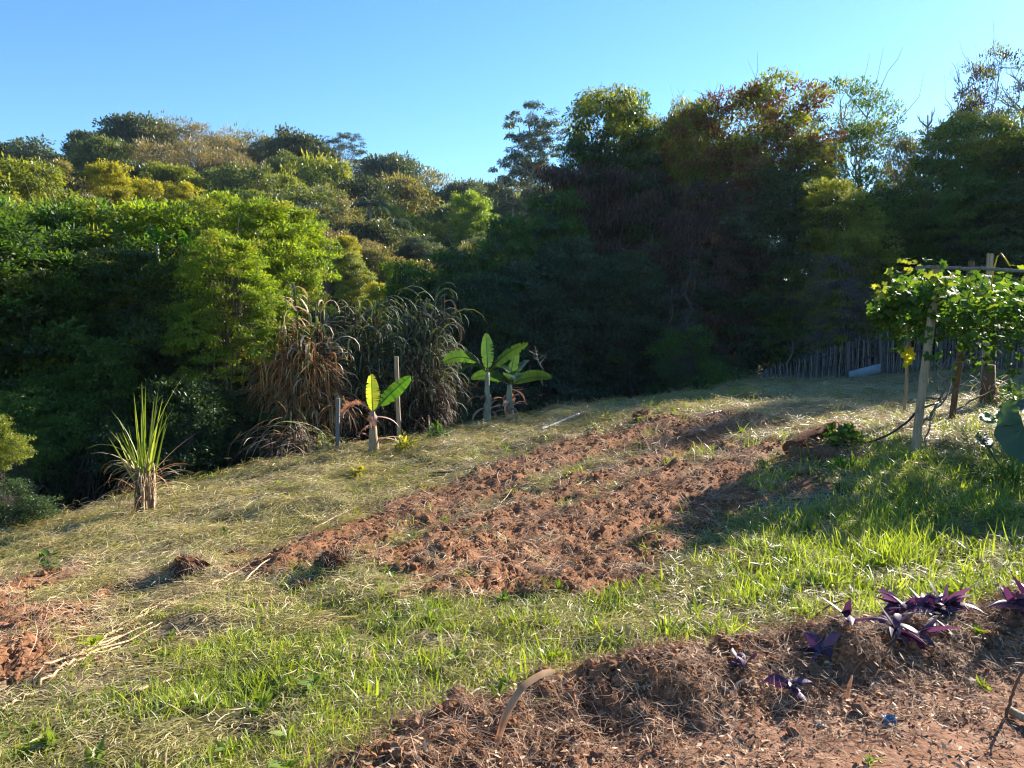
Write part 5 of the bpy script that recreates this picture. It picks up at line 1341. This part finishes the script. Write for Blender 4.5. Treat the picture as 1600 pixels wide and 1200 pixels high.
    B.tube(Q, .009, 5, .8); obj('tendril', B.mesh('tendril', ['leaf_yellow'], True), r)
    a = at(1419, 528, TY + .6)
    B = MB(); add_ball(B, (0, 0, 0), .045, .05); o = obj('fruit', B.mesh('fruit', ['fruit_green'], True), None, tuple(a)); tag(o, 'small round green fruit hanging above the glowing yellow leaf', 'fruit')
def add_ball(B, c, r_, rz, k=12):
    th = np.linspace(0, math.pi, k // 2 + 3)[1:-1]; ph = np.arange(k) * 2 * math.pi / k
    V = [[0, 0, rz]] + [[r_ * math.sin(t) * math.cos(p), r_ * math.sin(t) * math.sin(p), rz * math.cos(t)] for t in th for p in ph] + [[0, 0, -rz]]
    n = len(th); T = [[0, 1 + j, 1 + (j + 1) % k] for j in range(k)]
    for i in range(n - 1):
        for j in range(k):
            a, b, c_, d = 1 + i * k + j, 1 + i * k + (j + 1) % k, 1 + (i + 1) * k + (j + 1) % k, 1 + (i + 1) * k + j; T += [[a, d, c_], [a, c_, b]]
    e = 1 + n * k; T += [[e, 1 + (n - 1) * k + (j + 1) % k, 1 + (n - 1) * k + j] for j in range(k)]
    B.add(np.array(V) + np.asarray(c, float), T)
vine()
run('hose', 'black hose rising from the leafy heap to the leaning trellis post', 'hose', [(1345, 692), (1362, 690, TY + .25), (1390, 679, TY + .15), (1420, 658, TY + .05), (1434, 640, TY + .12), (1470, 628, TY + .6)], .013, 'hose')
run('branch', 'pale bare branch lying behind the trellis posts', 'branch', [(1436, 682), (1470, 662), (1500, 645), (1520, 632)], .022, 'pale_bark', 6, .01, 5, (1, .5))
def tree_guard():
    g = on_ground(1542, 640); s = g[1] / FP; r = root('stump', g, 'straw-wrapped stump with green shoots behind the trellis', 'stump'); rg = np.random.default_rng(67)
    B = MB(); B.tube([(0, 0, -.1), (0, 0, .25), (0, 0, 70 * s)], [.14, .13, .10], 9); obj('trunk', B.mesh('stump', ['brown_wood'], True), r)
    B = MB()
    for k in range(70):
        a = rg.random() * 6.28; cane_leaf(B, rg, np.array([math.cos(a) * .13, math.sin(a) * .13, rg.uniform(.05, .55)]), a, rg.uniform(-1.3, 1.3), rg.uniform(.2, .45), .014, rg.uniform(.3, 1.6), rg.random(), int(rg.random() < .25))
    obj('leaves', B.mesh('stump_straw', ['cane_dry', 'banana_leaf']), r)['kind'] = 'stuff'
tree_guard()

# raised bed with board edge and leafy heap, behind it a dark log
def bed_edge():
    o = stake('board', 'brown board edging the small raised bed', 'board', 1240, 712, 1312, 712, .05, .10, 'brown_wood', seed=21, sink=0) if False else None
    a = np.array(on_ground(1232, 722)); b = np.array(on_ground(1306, 722)); a[2] += .10; b[2] += .10
    tag(obj('board', plank_mesh('board', a, b, .12, .035, 'brown_wood', 22, local=a), None, tuple(a)), 'brown board lying along the front of the small raised bed', 'board')
    a = np.array(on_ground(1312, 719)); b = np.array(on_ground(1420, 720)); a[2] += .03; b[2] += .02
    tag(obj('board', plank_mesh('board', a, b, .035, .11, 'dark_board' if 'dark_board' in MATS else 'brown_wood', 23, local=a), None, tuple(a)), 'shaded board running from the leafy heap to the trellis post', 'board')
    a = np.array(on_ground(1230, 712)); b = np.array(on_ground(1302, 690)); a[2] += .08; b[2] += .11
    B = MB(); rg = np.random.default_rng(24); B.tube(limb(rg, a * 0, b - a, 9, .015), np.array([.9, 1, 1.1, 1, 1, .9, 1, .9, .8]) * .085, 9)
    tag(obj('log', B.mesh('log', ['dark_soil'], True), None, tuple(a)), 'dark half-rotten log closing the back of the raised bed', 'log')
    a = np.array(on_ground(1303, 690)); b = at(1314, 664, a[1])
    tag(obj('board', plank_mesh('board', a, b, .16, .05, 'grey_wood', 25, local=a), None, tuple(a)), 'dark grey board end sticking up behind the leafy heap', 'board')
bed_edge()
def leafy_heap(name, label, cat, px, py, w_px, h_px, n, mat, seed, L=(.06, .12), tm=LEAF6, asp=.6):
    rg = np.random.default_rng(seed); g = on_ground(px, py); s = g[1] / FP; r = root(name, g, label, cat)
    d = rsph(rg, n); d[:, 2] = np.abs(d[:, 2]); pos = d * np.array([w_px / 2 * s, w_px / 2.6 * s, h_px * s]) * (rg.random(n) ** .4)[:, None]
    pos *= (.75 + .5 * vnoise(pos[:, 0] * 9 + 20, pos[:, 1] * 9 + pos[:, 2] * 7 + 20, seed))[:, None]
    l = rg.uniform(*L, n)
    V, T, nv = leaf_arrays(pos, norm(d + np.array([0, 0, -.5]) + rg.normal(size=(n, 3)) * .4), norm(np.array([0, 0, .8]) + d * .8 + rg.normal(size=(n, 3)) * .35), l, l * asp, tm)
    obj('leaves', mesh_np(name + '_leaves', V, T, [mat], np.repeat(rg.random(n), nv)), r)['kind'] = 'stuff'
    B = MB()
    for k in range(14):
        B.tube(limb(rg, (0, 0, 0), pos[rg.integers(n)] * .9, 5, .1), np.linspace(.006, .002, 5), 4)
    obj('stem', B.mesh(name + '_stem', ['bark'], True), r)
leafy_heap('leafy_plant', 'glossy dark green leafy heap growing over the raised bed', 'plant', 1322, 702, 62, 34, 520, 'vine_leaf', 31)
leafy_heap('leafy_plant', 'low green weeds in front of the board of the raised bed', 'plant', 1318, 738, 60, 14, 260, 'banana_leaf', 32, (.04, .09), RHOMB, .4)
leafy_heap('leafy_plant', 'dark leafy weeds in the shade beside the wrapped stump', 'plant', 1590, 640, 70, 40, 420, 'leaf_mid', 33, (.06, .12))
leafy_heap('leafy_plant', 'tangled dark weeds under the big squash leaves', 'plant', 1560, 762, 120, 40, 900, 'leaf_mid', 34, (.03, .08), RHOMB, .3)

def squash():
    g = on_ground(1600, 765); y = g[1]; r = root('squash_plant', g, 'squash plant with huge blue-green leaves at the trellis foot', 'squash plant'); o0 = np.array(g); rg = np.random.default_rng(41)
    def big(c, right, down, R_, v, cup, mat):
        # round leaf blade of radius R_, notch at the stalk, veins as gentle folds
        right, down = norm(np.asarray(right, float)), norm(np.asarray(down, float)); nn = norm(np.cross(right, down)); V = [c]; K = 40; rings = 5
        for q in range(1, rings + 1):
            for k in range(K):
                a = -math.pi / 2 + .25 + (2 * math.pi - .5) * k / (K - 1); rr = R_ * q / rings * (1 + .05 * math.sin(a * 5) + .03 * math.sin(a * 11)) * (1 + .15 * math.sin(a))
                z = cup * (q / rings) ** 2 * R_ + .045 * R_ * abs(math.sin(a * 3.5)) * q / rings + rg.normal() * .006
                V.append(c + right * math.cos(a) * rr + down * math.sin(a) * rr + nn * z)
        T = [[0, 1 + k, 2 + k] for k in range(K - 1)]
        for q in range(rings - 1):
            for k in range(K - 1):
                a = 1 + q * K + k; T += [[a, a + K, a + K + 1], [a, a + K + 1, a + 1]]
        B = MB(); B.add(V, T, v); o = obj('leaf', B.mesh('squash_leaf', [mat], True), r)
        S = MB(); e = np.array([rg.normal() * .05, .1, 0]); S.tube(limb(rg, e, c, 6, .04), np.linspace(.014, .009, 6), 6); obj('stem', S.mesh('squash_stalk', ['fruit_green'], True), r)
    big(at(1600, 668, y - .25) - o0, (1, .1, .05), (.05, -.35, -1), 52 * y / FP, .5, -.18, 'squash_leaf')
    big(at(1560, 655, y - .05) - o0, (1, .25, .05), (-.15, -1, -.18), 36 * y / FP, .9, -.12, 'banana_leaf')
    big(at(1640, 640, y + .1) - o0, (1, -.2, .05), (.1, -.9, -.3), 44 * y / FP, .6, -.1, 'squash_leaf')
    big(at(1535, 688, y + .15) - o0, (.8, .5, -.1), (-.3, -.9, -.35), 26 * y / FP, .6, -.15, 'squash_leaf')
squash()
for k, (px, py, rr, lab) in enumerate([(1581, 728, 8.5, 'round pale yellow-green fruit hanging under the squash leaf'), (1521, 757, 8, 'yellowish fruit half hidden in the shaded grass')]):
    c = on_ground(px, py + 10); s = c[1] / FP; B = MB(); add_ball(B, (0, 0, 0), rr * s, rr * s * .95, 16); add_ball(B, (0, 0, rr * s * .95), .008, .012, 6)
    tag(obj('fruit', B.mesh('fruit', ['fruit_yellow'], True), None, tuple(at(px, py, c[1] - .15)) if k == 0 else (c[0], c[1], c[2] + rr * s * .8)), lab, 'fruit')
rg = np.random.default_rng(42)
def big_tuft(label, px, py, h_px, n, seed, mat='grass_untinted', w_=.008, sp=.5):
    rg = np.random.default_rng(seed); g = on_ground(px, py); s = g[1] / FP; B = MB()
    for k in range(n):
        cane_leaf(B, rg, np.array([rg.normal() * .03, rg.normal() * .03, 0]), rg.random() * 6.28, rg.uniform(.9, 1.5), h_px * s * rg.uniform(.7, 1.4), w_, rg.uniform(.3, 2.2) * (sp * 2), rg.random())
    tag(obj('grass_tuft', B.mesh('grass_tuft', [mat]), None, g), label, 'grass tuft', 'tall tufts of grass')
for k, (px, py, h, n, lab) in enumerate([(1455, 785, 42, 14, 'tall arching grass tuft at the border of trellis shade and sun'), (1500, 778, 38, 9, 'grass tuft with pale seed heads in the trellis shade'),
                                         (1560, 770, 34, 8, 'sunlit grass tuft below the squash leaves'), (1195, 740, 24, 26, 'lime green grass tuft in front of the raised bed corner'),
                                         (1173, 838, 30, 7, 'arching grass blades at the shadow tip on the turf'), (1085, 985, 60, 9, 'tall yellow-lit grass tuft behind the soil bank'),
                                         (1040, 1010, 55, 16, 'dense green grass tuft touching the soil bank'), (1515, 905, 34, 9, 'tall bright grass tuft on the sunny turf behind the purple plants'),
                                         (530, 1060, 40, 14, 'dark green grass tuft alone on the lower slope'), (390, 1170, 36, 12, 'bright grass tuft at the bottom of the slope'), (1350, 870, 34, 10, 'bright grass tuft in the middle of the sunny turf'),
                                         (975, 650, 14, 12, 'yellow grass tuft at the far end of the rows'), (855, 695, 14, 8, 'small grass tuft beside the pale pipe')]):
    big_tuft(lab, px, py, h, n, 600 + k, w_=.006 if py > 800 else .009)

# ------------------------------------------------------------------ purple plants, dry leaves and bits on the soil bank
def purple_leaf(B, rg, P0, a, el, ln, wd, droop, v, fold=.45):
    n = 8; t = np.linspace(0, 1, n); ang = el - droop * t; st = ln / (n - 1); h = np.array([math.cos(a), math.sin(a)])
    r_ = np.concatenate([[0], np.cumsum(np.cos(ang[:-1]) * st)]); z = np.concatenate([[0], np.cumsum(np.sin(ang[:-1]) * st)])
    P = np.stack([P0[0] + h[0] * r_, P0[1] + h[1] * r_, P0[2] + z], 1); W = wd * np.array([.45, .85, 1, .98, .85, .62, .34, .03])
    tw = rg.normal() * .5; B.blade(P, W, [-math.sin(a + tw), math.cos(a + tw), rg.normal() * .75], v, 0, fold)
def purple(label, px, py, w_px, n, seed, ln=(.12, .22), up=0.0, shoots=4):
    n = int(n * 1.5)
    rg = np.random.default_rng(seed); g = on_ground(px, py); s = g[1] / FP; r = root('purple_plant', g, label, 'purple plant', 'purple-leaved plants on the soil bank')
    S = MB()
    for q in range(shoots):
        a = rg.random() * 6.28; e = np.array([rg.uniform(-.5, .5) * w_px * s, rg.normal() * .05, rg.uniform(.01, .05) + up])
        S.tube(limb(rg, (0, 0, -.01), e, 6, .06), np.linspace(.006, .004, 6), 6, .4)
        for k in range(max(1, n // shoots)):
            B = MB(); u = rg.uniform(.35, 1.05)
            purple_leaf(B, rg, e * u + np.array([0, 0, .035]), rg.random() * 6.28, rg.uniform(-.1, 1.05), rg.uniform(*ln), rg.uniform(.019, .033), rg.uniform(.1, 1.5), rg.random())
            obj('leaf', B.mesh('purple_leaf', ['purple_leaf'], True), r)
    obj('stem', S.mesh('purple_stem', ['purple_leaf'], True), r)
purple('largest sprawl of purple pointed leaves on top of the soil bank', 1445, 992, 95, 56, 701, (.11, .21), shoots=9, up=.04)
purple('purple leaves drooping down the front of the bank below the largest sprawl', 1425, 1030, 80, 12, 702, (.12, .21), shoots=3, up=.02)
purple('single upright purple shoot with two folded leaves', 1320, 1040, 10, 4, 703, (.13, .2), shoots=1, up=.03)
purple('small pinkish purple shoot on the bank, beside the upright one', 1275, 1058, 24, 5, 704, (.08, .14), shoots=1)
purple('purple leaves at the high end of the bank', 1600, 1000, 60, 16, 705, (.13, .24), shoots=3)
purple('dark violet leaves lying in the shaded hollow of the bank', 1235, 1100, 30, 4, 706, (.07, .12), shoots=1)
purple('thin bent purple stem with a few withered leaves in the hollow', 1160, 1085, 34, 4, 707, (.06, .1), shoots=2)

def dry_blade(label, pts, wd, seed, mat='husk', hold=None):
    rg = np.random.default_rng(seed); P = np.array([at(*p) if len(p) == 3 else on_ground(p[0], p[1], .012) for p in pts]); m = len(P)
    t = np.linspace(0, m - 1, (m - 1) * 5 + 1); Q = np.stack([np.interp(t, range(m), P[:, i]) for i in range(3)], 1)
    for _ in range(3): Q[1:-1] = (Q[:-2] + 2 * Q[1:-1] + Q[2:]) / 4
    u = t / t[-1]; W = wd * np.clip(np.sin(math.pi * (u * .86 + .1)) ** .7 + rg.normal(size=len(t)) * .05, .12, 1); B = MB(); D = np.gradient(Q, axis=0)
    V = norm(Q - EYE); S = norm(np.cross(D, V) * .0 + np.cross(norm(D), np.array([.25, .8, -.5])))
    n = len(Q); N = norm(np.cross(S, D)); A = Q - S * W[:, None] + N * W[:, None] * .35; C = Q + S * W[:, None] + N * W[:, None] * .35
    o0 = Q[0].copy(); th = N * .0012
    VV = np.concatenate([A, Q, C, A - th, Q - th, C - th]) - o0; i = np.arange(n - 1)
    F = []
    for off, fl in ((0, False), (3 * n, True)):
        for c in (0, 1):
            q = np.stack([off + c * n + i, off + (c + 1) * n + i, off + (c + 1) * n + i + 1, off + c * n + i + 1], 1); F.append(q[:, ::-1] if fl else q)
    B.add(VV, np.vstack(F), np.tile(.2 + .6 * rg.random(n), 6))
    return tag(obj('dry_leaf', B.mesh('dry_leaf', [mat]), None, tuple(o0)), label, 'dry leaf')
b_ = on_ground(765, 1190); yb_ = b_[1]
dry_blade('long curled tan dry leaf arching up out of the soil bank', [(768, 1205, yb_), (775, 1165, yb_ + .02), (790, 1115, yb_ + .06), (815, 1072, yb_ + .12), (848, 1051, yb_ + .2), (868, 1050, yb_ + .24), (878, 1060, yb_ + .28)], .015, 801, 'dry_blade')
b2 = on_ground(450, 1168); dry_blade('shorter curled tan dry leaf lying in the grass away from the bank', [(448, 1168), (470, 1150, b2[1] + .02), (495, 1133, b2[1] + .08), (518, 1126, b2[1] + .12), (534, 1128, b2[1] + .16)], .011, 802, 'dry_blade')
dry_blade('withered grey-pink stalk bent over in the hollow of the bank', [(1153, 1112, on_ground(1153, 1118)[1]), (1148, 1085, on_ground(1153, 1118)[1]), (1150, 1068, on_ground(1153, 1118)[1] + .02), (1165, 1060, on_ground(1153, 1118)[1] + .03)], .006, 803, 'purple_dry')
dry_blade('small torn tan leaf standing in the bank below the upright purple shoot', [(1322, 1100), (1326, 1075, on_ground(1322, 1100)[1] + .02), (1332, 1055, on_ground(1322, 1100)[1] + .05)], .008, 804, 'dry_blade')
ys = on_ground(1262, 985)[1]
run('stick', 'thin dark curved stick poking up from the bank into the grass', 'stick', [(1258, 985, ys), (1270, 967, ys + .03), (1290, 949, ys + .08), (1318, 937, ys + .14)], .007, 'brown_wood', 6, .0012, 3, (1, .7))
yq = on_ground(1572, 1125)[1]
run('stick', 'dark forked twig standing at the corner of the bare soil', 'stick', [(1570, 1125, yq), (1578, 1095, yq), (1590, 1062, yq + .01), (1604, 1040, yq + .02)], .006, 'brown_wood', 6, .0015, 4, (1, .8))
run('wood_offcut', 'pale weathered wood offcut lying on the bare soil', 'wood', [(1575, 1118), (1600, 1134), (1640, 1150)], .017, 'post_wood', 7, .0005, 6)
def crumple(name, label, cat, px, py, w_, h_, mat, seed, tilt=(0.6, 0.2, .5)):
    rg = np.random.default_rng(seed); g = on_ground(px, py, .006); n = 7; V = []
    for i in range(n):
        for j in range(n):
            u, v_ = i / (n - 1) - .5, j / (n - 1) - .5; V.append([u * w_ * (1 - .3 * abs(v_)), v_ * h_ * (1 - .25 * abs(u)), abs(rg.normal()) * .35 * min(w_, h_)])
    Q = [[i * n + j, (i + 1) * n + j, (i + 1) * n + j + 1, i * n + j + 1] for i in range(n - 1) for j in range(n - 1)]
    B = MB(); B.add(V, Q); B.add(np.array(V) - [0, 0, .0015], [q[::-1] for q in Q]); return tag(obj(name, B.mesh(name, [mat]), None, g, tilt), label, cat)
crumple('wrapper', 'crumpled blue plastic wrapper on the bare soil', 'litter', 1391, 1132, .045, .06, 'blue_film', 91, (1.0, .2, -.5))
crumple('wrapper', 'crumpled whitish plastic scrap beside the blue one', 'litter', 1382, 1126, .04, .035, 'white_film', 92, (.7, .1, .3))
for k, (px, py, a, b, c, lab) in enumerate([(1436, 1094, .028, .02, .006, 'flat beige chip lying alone on the bare soil'), (1136, 1104, .022, .03, .006, 'pale flat chip leaning against the bank hollow'),
                                            (1282, 1136, .018, .02, .006, 'small beige chip beside a round clod'), (1516, 1070, .022, .014, .01, 'small pinkish stone on the bare soil')]):
    g = on_ground(px, py, .008); B = MB(); rg = np.random.default_rng(930 + k); V = np.array([[x_, y_, z_] for x_ in (-1, 1) for y_ in (-1, 1) for z_ in (-1, 1)]) * [a, b, c] * rg.uniform(.75, 1.1, (8, 3))
    B.add(V, [[0, 1, 3, 2], [4, 6, 7, 5], [0, 4, 5, 1], [2, 3, 7, 6], [0, 2, 6, 4], [1, 5, 7, 3]]); tag(obj('chip', B.mesh('chip', ['stone']), None, g, (rg.uniform(.2, .7), rg.normal() * .3, rg.random() * 3)), lab, 'chip')
for k, (px, py, rr, lab) in enumerate([(1345, 1118, 15, 'round lump of earth at the foot of the bank beside the blue wrapper'), (1238, 1150, 12, 'round lump of earth at the foot of the bank hollow'), (1007, 1135, 12, 'reddish lump of earth on the low end of the bank'),
                                       (932, 1188, 14, 'broad lump of earth near the bottom of the bare soil')]):
    g = on_ground(px, py); s = g[1] / FP
    me = clod_proto('earth_lump', 950 + k, 'soil'); tag(obj('earth_lump', me, None, (g[0], g[1], g[2] + rr * s * .35), (.3 * k, .2, k), (rr * s, rr * s, rr * s)), lab, 'lump of earth')

# dry cane stalks dragged over the lower slope
STK = [((92, 1040), (180, 1000), (272, 962)), ((104, 1046), (200, 1008), (290, 965)), ((70, 1052), (150, 1018), (240, 985)), ((120, 1022), (190, 985), (262, 945)), ((130, 1018), (200, 978), (250, 950)),
       ((85, 1060), (130, 1040), (190, 1015)), ((232, 970), (300, 935), (330, 925)), ((300, 940), (370, 905), (424, 892)), ((378, 920), (420, 895), (500, 860)), ((2, 1110), (30, 1092), (52, 1084)),
       ((60, 1075), (105, 1050), (150, 1040)), ((480, 835), (560, 795), (636, 768)), ((640, 832), (700, 800), (760, 812)), ((330, 880), (360, 862), (384, 850)), ((900, 795), (930, 790), (958, 782)),
       ((770, 800), (785, 790), (800, 778)), ((210, 1095), (260, 1070), (320, 1058)), ((160, 990), (215, 968), (240, 950))]
SL = ['longest pale stalk of the dragged heap on the lower slope', 'pale stalk along the upper side of the dragged heap', 'stalk along the lower side of the dragged heap, splitting at its end',
      'short stalk across the top of the dragged heap', 'thin stalk lying over the reddish patch beside the heap', 'short broken stalk at the downhill end of the heap', 'stalk sticking out of the uphill end of the heap',
      'pale stalk lying between the heap and the first root clod', 'grey stalk leaning on the second root clod', 'pale stalk lying alone at the edge of the slope near the picture corner', 'thin stalk just below the reddish patch',
      'long thin stalk at the lower edge of the hay by the dug rows', 'bent stalk lying on the corner of the dug rows', 'short thick pale stalk beside the first root clod', 'single stalk lying in the middle of the dug rows',
      'short light stalk on the grassy strip between the dug rows', 'faint thin stalk lying in the green grass below the heap', 'thin stalk above the heap next to the shadow of the root clod']
for k, p in enumerate(STK):
    run('cane_stalk', SL[k], 'stalk', list(p), .0085, 'husk', 5, .006, 70 + k, (1, .5))['group'] = 'dry cane stalks on the lower slope'

def weed_proto(name, seed):
    rg = np.random.default_rng(seed); n = 14
    a = rg.random(n) * 6.28; el = rg.uniform(.1, 1.1, n); D = np.stack([np.cos(a) * np.cos(el), np.sin(a) * np.cos(el), np.sin(el)], 1)
    P = np.stack([np.cos(a) * .006, np.sin(a) * .006, rg.uniform(0, .04, n)], 1); L = rg.uniform(.03, .065, n)
    V, T, nv = leaf_arrays(P, D, norm(np.array([0, 0, 1.]) + rg.normal(size=(n, 3)) * .3), L, L * rg.uniform(.35, .7), LEAF6)
    return mesh_np(name, V, T, ['grass_green'], np.repeat(rg.random(n) * .6, nv))
rg = np.random.default_rng(990)
x, y, t, b, d, e, G, Yl = cover(rg, 5000, 2.0, 14, 1.0)
lay('low_weeds', rg, x, y, rg.random(len(x)) < .5 * (.10 + .8 * G * sstep(.45, .6, fbm(x * 1.7, y * 1.7, 991, 3))) * (1 - t) * (1 - .93 * b), rg.uniform(.6, 1.4, len(x)), [weed_proto('weed_rosette', 992 + i) for i in range(5)],
    rg.random(len(x)) * .6, 'small broad-leaved weeds among the grass', tilt=.3)
# clods of earth and roots turned out whole, and small dry chips on the bare soil
def root_clod(px, py, r_px, seed, label):
    rg = np.random.default_rng(seed); g = on_ground(px, py); s = g[1] / FP; R_ = r_px * s
    r = root('root_clod', (g[0], g[1], g[2] + R_ * .35), label, 'clod', 'clods of earth and roots')
    me = clod_proto('clod_body', seed, 'dark_soil')
    import bmesh
    bm = bmesh.new(); bm.from_mesh(me); bmesh.ops.subdivide_edges(bm, edges=bm.edges, cuts=2, use_grid_fill=True)
    for v in bm.verts:
        f = 1 + .35 * (float(fbm(np.array([v.co.x * 5 + 30]), np.array([v.co.y * 5 + v.co.z * 6 + 30]), seed, 3)[0]) - .5) * 2
        v.co = v.co * f * R_
    bm.to_mesh(me); bm.free(); obj('earth', me, r)
    F = MB()
    for k in range(420):
        d = rsph(rg, 1)[0]; d[2] = abs(d[2]) * 1.1 - .2; p = d * R_ * rg.uniform(.7, 1.05) * np.array([1, 1, .75])
        cane_leaf(F, rg, p, math.atan2(d[1], d[0]) + rg.normal() * 1.2, rg.uniform(-.8, 1.2), R_ * rg.uniform(.35, 1.3), .0028, rg.uniform(.4, 2.6), rg.random(), 0 if rg.random() < .7 else 1, 5, 0)
    obj('roots', F.mesh('clod_roots', ['cane_brown', 'cane_dry']), r)['kind'] = 'stuff'
root_clod(292, 912, 26, 971, 'dark clod of earth and roots standing up at the downhill end of the dug rows')
root_clod(524, 905, 25, 972, 'broad clod of roots and dry grass just below the dug rows')
root_clod(475, 925, 15, 973, 'small clod of roots downhill of the broad one')
root_clod(370, 872, 17, 974, 'pale tuft of roots turned over at the tip of the dug rows')
root_clod(1003, 664, 17, 975, 'clod of earth and roots at the far corner of the dug rows')
def chip_proto(name, seed):
    rg = np.random.default_rng(seed); B = MB()
    for k in range(7):
        a = rg.random() * 6.28; l, w_ = rg.uniform(.006, .022), rg.uniform(.002, .007); c = np.append(rg.normal(size=2) * .05, .004); d = np.array([math.cos(a), math.sin(a), rg.normal() * .3]); q = np.array([-math.sin(a), math.cos(a), rg.normal() * .5])
        B.add([c - d * l, c + q * w_, c + d * l, c - q * w_ + [0, 0, .002]], [[0, 3, 2], [0, 2, 1]], rg.random())
    return B.mesh(name, ['root_fibre'])
rg = np.random.default_rng(976); n = 7000
y = rg.uniform(2.0, 5.0, n); x = rg.uniform(-1.0, 4.4, n); b = masks(x, y)[1]
lay('dry_chips', rg, x, y, rg.random(n) < b * (.25 + .8 * sstep(.4, .6, fbm(x * 3, y * 3, 977, 3))), rg.uniform(.5, 1.3, n), [chip_proto('chip_patch', 980 + i) for i in range(5)], rg.uniform(.3, 1, n), 'dry chips and leaf bits strewn on the bare soil', tilt=.2, lift=.002)
# ------------------------------------------------------------------ haze
def haze():
    m, nt, out = nodes_of('haze')
    v = nt.nodes.new('ShaderNodeVolumePrincipled'); v.inputs['Color'].default_value = (.60, .80, 1.0, 1); v.inputs['Density'].default_value = HAZE
    v.inputs['Anisotropy'].default_value = .3
    nt.links.new(v.outputs[0], out.inputs['Volume'])
    B = MB(); B.box((10, 110, 25), (580, 470, 90)); tag(obj('haze', B.mesh('haze', ['haze'])), 'thin bluish air over the far hill', None, None, 'stuff')
HAZE = 0.00013
haze()
